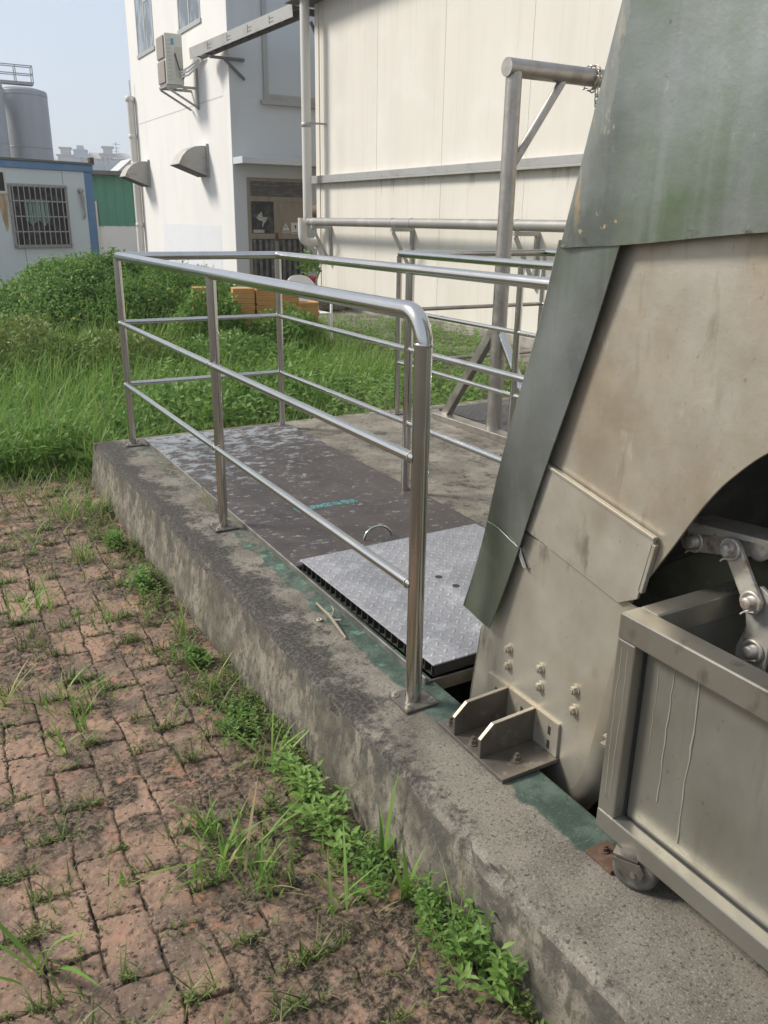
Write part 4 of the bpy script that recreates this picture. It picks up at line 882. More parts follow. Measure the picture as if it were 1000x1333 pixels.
# cowls
COWL = mat('cowl_zinc', (.40, .385, .35), .6, .3, [((.28, .26, .22), 4, .48, .7, .7), ((.5, .49, .46), 9, .56, .7, .6)])
COWLR = mat('cowl_rusty', (.38, .36, .32), .6, .3, [((.24, .22, .19), 4, .48, .7, .8), ((.28, .12, .05), (4, 4, 2), .60, .66, .95)])
def cowl(y, zb, m, label):
    prof = [(0, .60), (-.12, .61), (-.30, .585), (-.46, .51), (-.58, .39), (-.66, .25), (-.68, .21), (-.05, -.01), (0, -.01)]
    b = MB(); b.prism([(FX-.001+p[0], zb+p[1]) for p in prof], 'y', y+.012, y+.62)
    cw = obj('exhaust_cowl', b, m, wb, .004, label=label)
    b = MB(); b.box(FX-.05, FX-.0005, y-.03, y+.011, zb-.04, zb+.65); obj('flange', b, COWL, cw)
    b = MB(); b.bar((FX-.69, y+.32, zb+.213), (FX-.06, y+.32, zb-.012), .62, .012, (0, 0, 1)); obj('opening_shade', b, DARKST, cw)  # dark slab standing in for the shade inside the hollow cowl
cowl(17.5, 2.16, COWL, 'clean zinc exhaust cowl nearest the corner')
cowl(22.4, 2.07, COWLR, 'rusty exhaust cowl on the far end of the white wall')

# air conditioner on its bracket
ac = thing('air_conditioner', 'tall beige outdoor air conditioner unit on the white wall', 'air conditioner', (4.9, 18.2, 3.9))
AX0, AX1, AYA, AYB, AZ0, AZ1 = 4.70, 5.08, 17.90, 18.50, 3.98, 4.965
b = MB(); b.box(AX0, AX1, AYA, AYB, AZ0, AZ1); obj('casing', b, ACW, ac, .02)
for zc in (4.235, 4.71):
    b = MB(); b.box(AX0-.03, AX0-.0005, AYA+.06, AYB-.03, zc-.215, zc+.215); fg = obj('fan_grille', b, ACG, ac, .02)
b = MB()
for k in range(11): z = AZ0+.08+k*.075; b.box(AX0+.04, AX0+.13, AYA-.006, AYA-.0005, z, z+.03)
b.box(AX0+.20, AX0+.36, AYA-.005, AYA-.0005, AZ0+.15, AZ1-.25); obj('side_panel', b, mat('beige_dark', (.5, .48, .41), .6), ac)
b = MB(); b.box(AX0+.13, AX0+.19, AYA-.006, AYA-.0005, AZ1-.22, AZ1-.10); obj('badge', b, mat('blue_badge', (.1, .3, .5), .5), ac)
b = MB(); b.bar((AX0-.02, AYA+.05, AZ0-.03), (FX-.001, AYA+.05, AZ0-.03), .05, .05); b.bar((AX0-.02, AYB-.05, AZ0-.03), (FX-.001, AYB-.05, AZ0-.03), .05, .05); b.bar((AX0, AYA+.05, AZ0-.06), (FX-.02, AYA+.05, AZ0-.42), .04, .04); b.bar((AX0, AYB-.05, AZ0-.06), (FX-.02, AYB-.05, AZ0-.42), .04, .04)
for x in (AX0, AX0+.2, AX1+.1): b.bar((x, AYA+.05, AZ0-.03), (x, AYB-.05, AZ0-.03), .04, .03)
b.box(FX-.045, FX-.001, AYA+.03, AYA+.07, AZ0-.45, AZ0+.5); obj('bracket', b, TRIM, ac, .003)
b = MB()
b.tube([(AX0+.2, AYA-.02, AZ1-.38), (AX0+.27, AYA-.06, AZ1-.7), (AX0+.40, AYA-.05, AZ0+.30), (AX0+.36, AYA-.03, AZ0+.12)], .012, 7); obj('black_cable', b, INK, ac)
for k in range(3): obj('refrigerant_pipe', MB().tube([(AX0+.30, AYA-.04, AZ0+.15+.05*k), (AX0+.45, AYA-.10, AZ0+.2+.07*k), (FX-.06, AYA-.3, AZ0+.40+.05*k), (FX-.05, AYA-.6, AZ0+.50)], .02, 8), WPLA, ac)

# ------------------------------------------------------------------ site cabin
hd = rad(68); ux, uy = math.sin(hd), math.cos(hd)            # along the front
C0 = Vector((2.33, 14.95, -.3))
def cabM():
    return Matrix(((ux, -uy, 0, C0.x), (uy, ux, 0, C0.y), (0, 0, 1, C0.z), (0, 0, 0, 1)))
CM = cabM()
cb = thing('site_cabin', 'pale blue site cabin with barred window and blue trim', 'cabin', (C0.x, C0.y, C0.z))
b = MB(); b.box(-6, -.16, 0, 2.6, 0, 2.32, CM); obj('wall', b, CABW, cb)
b = MB(); b.box(-6.05, .02, -.03, 2.65, 2.32, 2.44, CM); obj('roof_edge', b, BLUE, cb, .01)
b = MB(); b.box(-6.05, .04, -.05, 2.67, 2.44, 2.475, CM); obj('roof', b, GRAYF, cb)
b = MB(); b.box(-.16, .0, -.012, 2.6, 0, 2.319, CM); obj('corner_post', b, BLUE, cb, .01)
b = MB(); b.box(-.02, .06, -.03, .06, 2.476, 2.57, CM); obj('corner_casting', b, RUST, cb, .01)
wz0, wz1, wx0, wx1 = 1.09, 2.03, -1.59, -.59
wn_ = obj('window', MB().box(wx0-.05, wx1+.05, -.02, -.001, wz0-.05, wz0, CM).box(wx0-.05, wx1+.05, -.02, -.001, wz1, wz1+.05, CM).box(wx0-.05, wx0, -.02, -.001, wz0, wz1, CM).box(wx1, wx1+.05, -.02, -.001, wz0, wz1, CM), TRIM, cb)
b = MB(); b.box(wx0, wx1, -.008, -.0015, wz0, wz1, CM); obj('pane', b, GLASSB, wn_)
b = MB()
n = 22; rows = []
for i in range(n+1):
    x = wx0+.22+.46*i/n; d = -.0105-.004*math.sin(i*1.7); zb_ = wz0+.30+.10*abs(math.cos(i/n*2*math.pi))
    rows.append([CM @ Vector((x, d, zb_)), CM @ Vector((x, d, wz1-.2))])
b.grid(rows); obj('curtain', b, CURT, wn_)
b = MB()
for i in range(11): x = wx0+(wx1-wx0)*i/10; b.box(x-.006, x+.006, -.085, -.067, wz0-.05, wz1+.04, CM)
for i in range(5): z = wz0-.03+(wz1-wz0+.05)*i/4; b.box(wx0-.03, wx1+.03, -.066, -.052, z-.01, z+.01, CM)
for x in (wx0-.03, wx1+.03):
    for z in (wz0, wz1): b.box(x-.01, x+.01, -.066, -.02, z-.012, z+.012, CM)
obj('window_bar', b, mat('dull_grey_bars', (.40, .39, .38), .6, .2), wn_)
w2 = obj('window', MB().box(-3.2, -1.645, -.02, -.001, 1.91, 1.95, CM).box(-1.685, -1.645, -.02, -.001, 1.95, 2.24, CM).box(-3.2, -1.645, -.02, -.001, 2.24, 2.27, CM), SIGNW, cb)
b = MB(); b.box(-3.2, -1.685, -.01, -.0015, 1.95, 2.24, CM); obj('pane', b, INK, w2)
b = MB(); b.prism([(0, 0)], 'y', 0, 0) if False else None
b.grid([[CM @ Vector((-1.86, -.003, 1.90)), CM @ Vector((-1.655, -.003, 1.90))], [CM @ Vector((-1.80, -.003, 1.6)), CM @ Vector((-1.67, -.003, 1.66))], [CM @ Vector((-1.74, -.003, 1.3)), CM @ Vector((-1.70, -.003, 1.35))]])
obj('rust_stain', b, mat('orange_rust', (.42, .27, .14), .9, 0, [((.60, .55, .46), (8, 8, 2), .45, .6, .9)]), cb, solid=.001)
b = MB(); b.box(-.60, -.59, -.006, -.0005, 2.09, 2.318, CM); b.box(-1.45, -1.44, -.006, -.0005, .0, 1.03, CM); obj('panel_joint', b, TRIM, cb)
b = MB(); b.tube([CM @ Vector(p) for p in ((-.27, -.01, 2.02), (-.24, -.05, 1.9), (-.25, -.05, 1.6), (-.27, -.05, 1.52), (-.24, -.05, 1.56), (-.27, -.05, 1.8), (-.29, -.05, 1.98))], .014, 6); b.lathe(CM @ Vector((-.27, -.012, 2.0)), CM.to_3x3() @ Vector((0, -1, 0)), [(0, 0), (.05, 0), (.05, .03), (0, .03)], 12); obj('cable_hook', b, TRIM, cb)

# ------------------------------------------------------------------ far things
hs = rad(98)
gsh = thing('green_shed', 'green corrugated metal shed between the cabin and the white building', 'shed', (6, 30, -.3))
gx = Matrix.Translation((5.1, 29.7, -.3)) @ Matrix.Rotation(rad(-6), 4, 'Z')
b = MB(); rows = []
for i in range(121): x = -2+i*.075; rows.append([gx @ Vector((x, -.03*(i % 4 in (0, 1)), 1.25)), gx @ Vector((x, -.03*(i % 4 in (0, 1)), 2.899))])
b.grid(rows, False); obj('cladding', b, CORR, gsh)
b = MB(); b.box(-2, 7, .0, 5, 0, 1.2499, gx); b.box(-2, 7, .01, 5, 1.25, 2.899, gx); obj('wall', b, WALLW, gsh)
b = MB(); b.box(-2.2, 7.2, -.35, 5.3, 2.90, 3.03, gx); obj('roof_edge', b, GRAYF, gsh)
b = MB(); b.box(-.02, .25, -.20, -.04, .4, 2.0, gx); obj('door_leaf', b, GLASSB, gsh)
b = MB(); b.box(.26, .32, -.2, -.04, 0, 2.05, gx); obj('door_post', b, SIGNW, gsh)
gh = thing('gabled_house', 'small white house with a grey gable behind the green shed', 'house', (10.5, 45, -.3))
b = MB(); b.prism([(9.8, -.3), (9.8, 3.35), (10.6, 4.0), (11.4, 3.35), (11.4, -.3)], 'y', 45, 47); obj('wall', b, WALLW, gh)
b = MB(); b.bar((9.62, 46, 3.26), (10.59, 46, 4.06), 2.3, .07, (0, 0, 1)); b.bar((11.58, 46, 3.26), (10.61, 46, 4.06), 2.3, .07, (0, 0, 1)); obj('roof', b, mat('grey_roof', (.55, .54, .52), .7), gh)
b = MB(); b.box(10.2, 10.9, 44.97, 44.999, 1.6, 2.5); obj('window', b, GLASSD, gh)
for (x, y, lab) in ((7.45, 57.5, 'silver cylindrical silo, the whole one right of the pair'), (4.66, 55.1, 'silver silo cut by the left edge, behind its neighbour')):
    s = thing('silo', lab, 'silo', (x, y, -.3), 'silver silos behind the cabin')
    b = MB(); b.lathe((x, y, -.3), (0, 0, 1), [(1.42, 0), (1.42, 8.52), (1.38, 8.60), (.9, 8.74), (0, 8.85)], 40); obj('tank', b, SILO, s)
    for z in (2.2, 5.4, 8.3): obj('ring', MB().lathe((x, y, -.3+z), (0, 0, 1), [(1.42, 0), (1.435, .02), (1.435, .05), (1.42, .07)], 40), SILO, s)
wk = thing('walkway', 'grey railed steel walkway across the tops of the silos', 'walkway', (6, 57.5, 8.5))
b = MB(); b.box(.5, 8.1, 57.0, 57.7, 8.62, 8.78); obj('deck', b, SILO, wk)
b = MB()
for y in (57.0, 57.7):
    for z in (9.2, 9.65): b.cyl((.5, y, z), (8.1, y, z), .03, 6)
    for k in range(9): x = .5+.95*k; b.cyl((x, y, 8.7), (x, y, 9.65), .03, 6)
for z in (9.2, 9.65): b.cyl((8.1, 57, z), (8.1, 57.7, z), .03, 6)
obj('railing', b, SILO, wk)
# distant hill and its apartment blocks
def hill():
    xs = np.linspace(-150, 330, 80); ys = np.linspace(320, 495, 40); X, Y = np.meshgrid(xs, ys, indexing='ij')
    z = -.4+27*np.exp(-((X-85)/95)**2-((Y-450)/85)**2)+9*np.exp(-((X+60)/120)**2-((Y-520)/90)**2)+fbm(X*.03, Y*.03, 1)*5-4
    n, m = X.shape; I = np.arange(n*m).reshape(n, m)
    struct(npmesh('hill', np.stack([X, Y, z], -1).reshape(-1, 3), [np.stack([I[:-1, :-1], I[1:, :-1], I[1:, 1:], I[:-1, 1:]], -1).reshape(-1, 4)], HILLM))
hill()
rs = random.Random(12)
specs = [(65, 402, 8, 10, 24.6, 0, 'pale block with a hipped roof at the left end of the hilltop row'), (71.5, 400, 6.5, 10, 27.6, 1, 'pale hilltop block with a roof pavilion, left of the grey tower'), (77.5, 399, 5.4, 12, 29.6, 2, 'narrow grey tower, the tallest block on the hilltop'), (82.5, 397, 7.5, 10, 26.6, 0, 'broad cream block just right of the grey hilltop tower'), (88, 394, 6.5, 10, 28.4, 1, 'pale hilltop block with a roof pavilion, beside the utility mast'), (93.5, 391, 7.5, 10, 26.6, 0, 'low pale block at the right end of the hilltop row'), (70, 380, 11, 8, 23.0, 2, 'lower grey block on the slope at the left'), (78.5, 378, 7.5, 8, 22.6, 2, 'lower grey block on the slope below the tower'), (87, 375, 10, 8, 22.8, 2, 'lower grey block on the slope at the right')]
for (x, y, w, d, zt, k, lab) in specs:
    ap_ = thing('apartment_block', lab, 'apartment block', (x, y, 4), 'hazy apartment blocks on the far hill')
    rot = Matrix.Translation((x, y, 0)) @ Matrix.Rotation(rad(-13), 4, 'Z')
    b = MB(); b.box(-w/2, w/2, 0, d, 4, zt-2.2, rot); obj('wall', b, APTG if k == 2 else APT, ap_)
    b = MB(); nf = int((zt-2.4-5)/2.6)
    for f in range(nf):
        for c in range(int(w/1.9)): xx = -w/2+.5+c*1.9; b.box(xx, xx+1.1, -.05, -.002, 5.2+f*2.6, 6.7+f*2.6, rot)
    b.box(-.3, .3, -.03, -.001, 5.0, 5.3+nf*2.6-1.2, rot)
    for f in range(nf): b.box(-w/2+.5, w/2-.5, -.02, -.001, 5.9+f*2.6, 6.0+f*2.6, rot)
    obj('window_grid', b, GLASSD, ap_)
    b = MB()
    if k == 1:
        b.box(-w/2-.6, w/2+.6, -.6, d+.6, zt-2.2, zt-1.8, rot); b.box(-w*.3, w*.3, 1, d-1, zt-1.8, zt+.6, rot); b.box(-w*.4, w*.4, .4, d-.4, zt+.6, zt+1.1, rot)
    elif k == 0:
        q = [(-w/2-.8, -.8), (w/2+.8, -.8), (w/2+.8, d+.8), (-w/2-.8, d+.8)]
        b.add([rot @ Vector((*p, zt-2.2)) for p in q]+[rot @ Vector((-w/5, d/2, zt+.5)), rot @ Vector((w/5, d/2, zt+.5))], [(0, 1, 5, 4), (1, 2, 5), (2, 3, 4, 5), (3, 0, 4)])
    else:
        b.box(-w/2-.2, w/2+.2, -.2, d+.2, zt-2.2, zt-1.6, rot); b.box(-w/4, w/4, 1, d-1, zt-1.6, zt, rot)
    obj('roof', b, APT if k != 2 else APTG, ap_)
um = thing('utility_mast', 'thin lattice mast with crossarms standing on the far hill', 'mast', (86.5, 372, 4))
b = MB(); b.cyl((86.5, 372, 4), (86.5, 372, 29.6), .18, 6)
for z, w in ((28.8, 1.6), (27.4, 1.3), (26.0, 1.0)): b.bar((86.5-w, 372, z), (86.5+w, 372, z), .2, .2)
obj('pole', b, APTG, um)

# ------------------------------------------------------------------ things by the door: slab, tiles, chair, planter
b = MB(); b.box(4.85, 5.955, 2.5, 15.95, -.36, -.255); struct(obj('path', b, CONC, bevel=.02))
def stack(px, py, z0, n, w=.25, d=.25, seed=0, lab=''):
    r = random.Random(seed)
    for k in range(n):
        dx, dy = r.uniform(-.006, .006), r.uniform(-.006, .006)
        if k == 0 and seed == 0:
            pass
        b = TILE_MESH
        o = bpy.data.objects.new('clay_tile', b); COL.objects.link(o)
        o.location = (px+dx, py+dy, z0+.028*k); o.rotation_euler = (0, 0, r.uniform(-.03, .03)+rad(-14)); o.scale = (w/.25, d/.25, 1)
        tag(o, lab, 'tile', 'ochre clay tiles stacked on the grass')
mb_ = MB(); mb_.box(-.122, .122, -.122, .122, 0, .0255)
t0 = obj('clay_tile', mb_, TILE, None, .003); TILE_MESH = t0.data; bpy.data.objects.remove(t0)
TL = 'thin ochre clay tile in the main cluster of stacks by the door'
for i, (px, py, n) in enumerate([(2.42, 7.72, 29), (2.69, 7.70, 29), (2.95, 7.66, 27), (3.17, 7.58, 23)]):
    stack(px, py, -.29, n, .25, .25, i+1, TL)
stack(1.87, 7.62, -.29, 30, .16, .16, 20, 'small ochre clay tile in the short stack half hidden by the big bush')
ch = thing('plastic_chair', 'white plastic garden chair behind the clay tiles', 'chair', (3.45, 8.3, -.27))
CX, CY = 3.46, 8.35
b = MB(); rows = []
for i in range(13):
    u = -1+2*i/12; x = CX+.22*u; yb = CY+.10*(1-u*u)
    top = .60-.10*u*u*u*u-.05*u*u
    rows.append([(x, yb-.03, .17), (x, yb, .38), (x, yb+.03, top)])
b.grid(rows); obj('backrest', b, WPLA, ch, solid=.012)
b = MB(); b.box(CX-.21, CX+.21, CY-.40, CY+.02, .145, .168); obj('seat', b, WPLA, ch, .01)
for sx in (-1, 1):
    for sy in (-.38, .02): b = MB(); b.bar((CX+sx*.19, CY+sy, .145), (CX+sx*.23, CY+sy*1.1, -.28), .045, .03); obj('leg', b, WPLA, ch)
    b = MB(); b.tube([(CX+sx*.235, CY-.36, -.1), (CX+sx*.24, CY-.36, .36), (CX+sx*.24, CY-.30, .38), (CX+sx*.225, CY+.04, .40)], .018, 8); obj('armrest', b, WPLA, ch)
pl = thing('flower_pot', 'red plastic pot with a small plant by the warehouse corner', 'flower pot', (5.27, 12.0, .1))
b = MB(); b.lathe((5.27, 12.0, .10), (0, 0, 1), [(.0, .0), (.075, 0), (.10, .19), (.115, .19), (.115, .235), (.10, .235), (.095, .2), (0, .2)], 24); obj('pot', b, REDP, pl)
b = MB(); b.box(4.95, 5.8, 11.7, 12.6, -.224, .0995); tag(obj('concrete_block', b, CONC, bevel=.015), 'low concrete block under the red flower pot', 'block')

# ------------------------------------------------------------------ vegetation
R = np.random.RandomState(5)
def unit(a): return a/np.maximum(np.linalg.norm(a, axis=-1, keepdims=True), 1e-9)
def blades(P, h, w, az, lean, curl, tone, S=5):
    """P (n,3) roots; returns V,F,tone"""
    n = len(P); t = np.linspace(0, 1, S)
    d = np.stack([np.cos(az), np.sin(az), np.zeros(n)], -1); side = np.stack([-np.sin(az), np.cos(az), np.zeros(n)], -1)
    out = h[:, None]*(lean[:, None]*t+curl[:, None]*t**2.2); up = h[:, None]*(t-.45*np.abs(curl[:, None])*t**2.4)
    C = P[:, None, :]+d[:, None, :]*out[..., None]; C[..., 2] += up
    wt = (w[:, None]*np.minimum(1, .55+1.5*t)*(1-t**2.2)+.0004)[..., None]
    V = np.stack([C-side[:, None, :]*wt/2, C+side[:, None, :]*wt/2], 2).reshape(n, -1, 3)
    base = (np.arange(n)*2*S)[:, None]
    F = np.concatenate([base+np.array([2*i, 2*i+1, 2*i+3, 2*i+2]) for i in range(S-1)])
    return V.reshape(-1, 3), F, np.repeat(tone, 2*S)
def leaves(P, D, Nn, l, w, tone):
    n = len(P); D = unit(D); Nn = unit(Nn-D*np.sum(Nn*D, -1, keepdims=True)); S = np.cross(D, Nn)
    def q(a, s, z): return P+D*(l*a)[:, None]+S*(w*s)[:, None]+Nn*(l*z)[:, None]
    V = np.stack([q(0, 0, 0), q(.35, .5, .05), q(.72, .36, -.02), q(1, 0, -.16), q(.72, -.36, -.02), q(.35, -.5, .05), q(.38, 0, -.03), q(.72, 0, -.08)], 1).reshape(-1, 3)
    o = (np.arange(n)*8)[:, None]
    T = np.concatenate([o+np.array(a) for a in ((0, 6, 1), (0, 5, 6), (7, 3, 2), (7, 4, 3))]); Q = np.concatenate([o+np.array(a) for a in ((6, 7, 2, 1), (6, 5, 4, 7))])
    return V, T, Q, np.repeat(tone, 8)
class Veg:
    def __init__(s): s.V = []; s.F3 = []; s.F4 = []; s.t = []; s.n = 0
    def bl(s, *a, **k):
        V, F, t = blades(*a, **k); s.F4.append(F+s.n); s.V.append(V); s.t.append(t); s.n += len(V)
    def lf(s, *a):
        V, T, Q, t = leaves(*a); s.F3.append(T+s.n); s.F4.append(Q+s.n); s.V.append(V); s.t.append(t); s.n += len(V)
    def build(s, name, m, parent=None):
        return npmesh(name, np.concatenate(s.V), [np.concatenate(x) for x in (s.F3, s.F4) if x], m, dict(tone=np.concatenate(s.t)), parent)
    # a leafy stem: stem blade + leaf pairs
    def sprig(s, p, h, n, l, w, tone, lean=.25, droop=.2):
        a0 = R.rand()*6.28; az = R.rand()*6.28; ln = lean*R.rand()
        ax = np.array([math.cos(az)*ln, math.sin(az)*ln, 1.]); ax /= np.linalg.norm(ax)
        s.bl(np.array([p]), np.array([h*1.0]), np.array([.003]), np.array([az]), np.array([ln]), np.array([0.]), np.array([tone*.6]), S=3)
        P = []; D = []; NN = []; LL = []; WW = []; TT = []
        for k in range(n):
            f = .25+.75*(k+1)/n; c = np.array(p)+ax*h*f; a = a0+k*1.57
            for sgn in (0, math.pi):
                dr_ = np.array([math.cos(a+sgn), math.sin(a+sgn), droop+.5*(f-.3)]); P.append(c); D.append(dr_); NN.append([0, 0, 1.]); sc_ = (1.15-.5*f)*R.uniform(.75, 1.2)
                LL.append(l*sc_); WW.append(w*sc_); TT.append(np.clip(tone+R.uniform(-.18, .18), 0, .99))
        s.lf(np.array(P), np.array(D), np.array(NN), np.array(LL), np.array(WW), np.array(TT))

def field_grass():
    v = Veg()
    # density falls with distance
    n = 30000
    y = 3.42+7.5*R.rand(n)**1.6; x = -3.2+9.2*R.rand(n); y = y+np.where(x < -.2, .28*(1+fbm(x*4, y*0, 3)), 0)
    vis = (x > -1.6-.05*y+.0) & (x < .62*(y+1.7)+.4) & (x < 5.9)
    x, y = x[vis], y[vis]
    dens = fbm(x*1.3+3, y*1.3, 2)
    keep = (dens+R.rand(len(x))*.35 > .44) & ~((x < 1.25+.25*(y-3.3)) & (x > .9) & (y < 3.9) & (R.rand(len(x)) < .55)) & ~((x > 1.9) & (y > 3.3) & (y < 4.9) & (R.rand(len(x)) < .5))
    x, y = x[keep], y[keep]; m = len(x)
    hh = (.10+.32*R.rand(m)**1.5)*(.65+.85*fbm(x*1.1, y*1.1+7, 5))*np.interp(x, [-2, .6, 2.5, 5], [1.3, 1.05, .68, .5])*np.interp(y, [3.4, 3.9, 5], [.55, .95, 1.1])
    tone = np.clip(.18+.62*fbm(x*1.7, y*1.7, 3)+.28*(R.rand(m)-.5)+(R.rand(m) < .05)*.5, 0, 1)
    v.bl(np.stack([x, y, np.full(m, -.29)], -1), hh, .004+.006*R.rand(m), R.rand(m)*6.28, R.rand(m)*.5, R.rand(m)*.85, tone)
    # the tall clump on the left, by the far end of the paving
    m = 3000; x = -1.7+1.75*R.rand(m); y = 3.72+1.7*R.rand(m)**1.1
    v.bl(np.stack([x, y, np.full(m, -.29)], -1), .12+.36*R.rand(m)**1.3, .004+.008*R.rand(m), R.rand(m)*6.28, R.rand(m)*.5, R.rand(m)*.9, np.clip(.35+.5*R.rand(m)+(R.rand(m) < .06)*.3, 0, 1))
    m = 5200; x = -1.6+5.0*R.rand(m); y = 5.2+2.3*R.rand(m); k = x < .62*(y+1.7)+.2; x, y = x[k], y[k]; m = len(x)
    v.bl(np.stack([x, y, np.full(m, -.29)], -1), .22+.38*R.rand(m)*np.interp(x, [0, 3], [1.1, .6]), .004+.006*R.rand(m), R.rand(m)*6.28, R.rand(m)*.4, R.rand(m)*.7, np.clip(.4+.5*R.rand(m), 0, .95))
    m = 3000; x = -.9+3.6*R.rand(m); y = 6.9+1.4*R.rand(m); k = (x < 1.7); x, y = x[k], y[k]; m = len(x)
    v.bl(np.stack([x, y, np.full(m, -.29)], -1), .35+.40*R.rand(m), .004+.006*R.rand(m), R.rand(m)*6.28, R.rand(m)*.4, R.rand(m)*.8, np.clip(.45+.5*R.rand(m), 0, .9))
    m = 1100; x = -1.7+1.6*R.rand(m); y = 3.2+.9*R.rand(m)**.7
    v.bl(np.stack([x, y, np.full(m, -.285)], -1), .05+.14*R.rand(m), .003+.004*R.rand(m), R.rand(m)*6.28, R.rand(m)*.8, R.rand(m)*.9, np.clip(.5+.5*R.rand(m), 0, 1))
    m = 700; x = -.2+2.6*R.rand(m); y = 3.36+.25*R.rand(m)
    v.bl(np.stack([x, y, np.full(m, -.29)], -1), .18+.22*R.rand(m), .003+.004*R.rand(m), R.rand(m)*6.28, R.rand(m)*.7, R.rand(m)*.9, np.clip(.5+.5*R.rand(m), 0, 1))
    tag(v.build('tall_grass', GRASS), 'tall bright green grass beyond the platform', None, kind='stuff')
field_grass()
def field_leaves():
    v = Veg()
    n = 2600
    y = 3.7+6.0*R.rand(n)**1.4; x = -2.4+8.2*R.rand(n)
    d = fbm(x*.9+11, y*.9, 4)
    k = (d > np.where((x > .8) & (x < 2.6), .36, .38)) & (x < .62*(y+1.7)+.3) & (x > -1.6)
    for xx, yy, dd in zip(x[k], y[k], d[k]):
        hh = R.uniform(.16, .38)*(1.05 if xx < 2.5 else .7); v.sprig((xx, yy, -.29), hh, 4, .085*R.uniform(.7, 1.2), .042*R.uniform(.7, 1.2), .35+.6*R.rand()*dd+.2*R.rand(), .5)
    # soft broad-leaved mat over the middle ground
    tag(v.build('broadleaf_weeds', LEAF), 'broad-leaved weeds among the grass', None, kind='stuff')
field_leaves()

def mound():
    t = thing('leafy_bush', 'big rounded leafy bush with yellow flowers below the cabin', 'bush', (1.15, 9.3, -.3))
    def H(x, y):
        x = x+.25*(fbm(x*2, y*2, 6)-.5); e = ((x-1.15)/np.where(x < 1.15, 1.7, 2.1))**2+((y-9.3)/1.65)**2
        b = 1.04*np.sqrt(np.clip(1-e, 0, 1))*(.66+.56*fbm(x*1.5, y*1.5, 3))*1.02; return -.3+b
    n = 95000
    a = R.rand(n)*6.283; r = np.sqrt(R.rand(n)); x = 1.15+np.where(np.cos(a) < 0, 1.7, 2.1)*r*np.cos(a); y = 9.3+1.65*r*np.sin(a)
    k = y < 10.0; x, y = x[k], y[k]; n = len(x)
    z = H(x, y)-.20*R.rand(n)**2+.045*R.randn(n)+.10*(R.rand(n) < .04)*R.rand(n)+.05*sstep(.55, .8, fbm(x*6, y*6, 2))
    nx_ = np.stack([(x-1.1)*.7, (y-9.6)*.7, np.full(n, 1.2)], -1)+R.randn(n, 3)*.55
    D = R.randn(n, 3)+np.array([0, 0, .2]); l = .028+.03*R.rand(n)
    tone = np.clip(.15+.62*fbm(x*2.6, y*2.6, 1)+.3*(R.rand(n)-.5), 0, .95); tone[R.rand(n) < .010] = 1
    v = Veg(); v.lf(np.stack([x, y, z], -1), D, nx_, l, l*.5, tone)
    for _ in range(420):
        i = R.randint(n)
        if R.rand() < .6: v.sprig((x[i], y[i], z[i]-.05), R.uniform(.08, .24), 4, .05, .024, .5+.3*R.rand(), .7)
        else: v.bl(np.array([[x[i], y[i], z[i]-.06]]), np.array([R.uniform(.12, .34)]), np.array([.006]), np.array([R.rand()*6.28]), np.array([.3]), np.array([.5*R.rand()]), np.array([.6+.3*R.rand()]))
    v.build('foliage', LEAFB, t)
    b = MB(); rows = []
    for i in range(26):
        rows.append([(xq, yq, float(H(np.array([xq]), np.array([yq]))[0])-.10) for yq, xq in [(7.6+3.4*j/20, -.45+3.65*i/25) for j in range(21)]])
    b.grid(rows); obj('dark_core', b, mat('core_shade', (.03, .04, .014), .95, 0, [((.06, .06, .025), 12, .45, .6, .8)]), t)  # dark core dome; inner shade of the bush put into its colour
mound()
def leafheap(name, label, cx, cy, rx, ry, h, n, m, l0, seed, cat='shrub', z0=-.3):
    r = np.random.RandomState(seed); a = r.rand(n)*6.283; q = np.sqrt(r.rand(n)); x = cx+rx*q*np.cos(a); y = cy+ry*q*np.sin(a)
    z = z0+h*np.sqrt(1-q*q)*(.35+.65*r.rand(n)**.5)*(.6+.8*fbm(x*3, y*3, seed % 7)); D = r.randn(n, 3)+np.array([0, 0, .5]); nn = r.randn(n, 3)*.8+np.array([0, -.5, 1])
    l = l0*(.6+.8*r.rand(n)); v = Veg(); v.lf(np.stack([x, y, z], -1), D, nn, l, l*.45, np.clip(.22+.6*fbm(x*4, y*4, 2)+.5*(r.rand(n)-.35), 0, 1))
    k = n//30; a = r.rand(k)*6.283; q = np.sqrt(r.rand(k))*.8
    v.bl(np.stack([cx+rx*q*np.cos(a), cy+ry*q*np.sin(a), np.full(k, z0)], -1), h*(.5+.6*r.rand(k)), .004+0*a, r.rand(k)*6.28, r.rand(k)*.3, r.rand(k)*.3, .5+.4*r.rand(k), S=4)
    return tag(v.build(name, m), label, cat)
leafheap('brown_shrub', 'reddish brown dry shrub in front of the big bush', -.30, 6.75, .95, .55, .70, 5500, LEAFD, .045, 31)
leafheap('brown_shrub', 'yellowish green shrub beside the reddish dry one', .72, 6.6, .75, .5, .62, 4500, LEAFD, .045, 32)
leafheap('dark_shrub', 'dark green upright shrub left of the clay tile stacks', 2.13, 7.42, .22, .25, .80, 2600, LEAFB, .05, 33)
leafheap('low_shrub', 'low green shrub spreading in front of the clay tile stacks', 1.85, 6.6, .85, .45, .46, 3600, LEAF, .05, 40)
leafheap('low_shrub', 'small dark shrub against the cabin wall at the left edge', -.75, 10.2, .9, .6, .85, 6000, LEAFB, .06, 34)
leafheap('low_shrub', 'small leafy shrub hiding the foot of the short tile stack', 1.76, 7.32, .42, .20, .84, 3600, LEAFB, .042, 41)
leafheap('low_shrub', 'leafy growth covering the lower half of the clay tile stacks', 2.72, 7.28, .62, .20, .62, 2600, LEAF, .05, 42)
leafheap('climbing_weed', 'spindly weed growing in front of the clay tiles', 2.78, 7.05, .20, .18, .62, 500, LEAF, .07, 35)
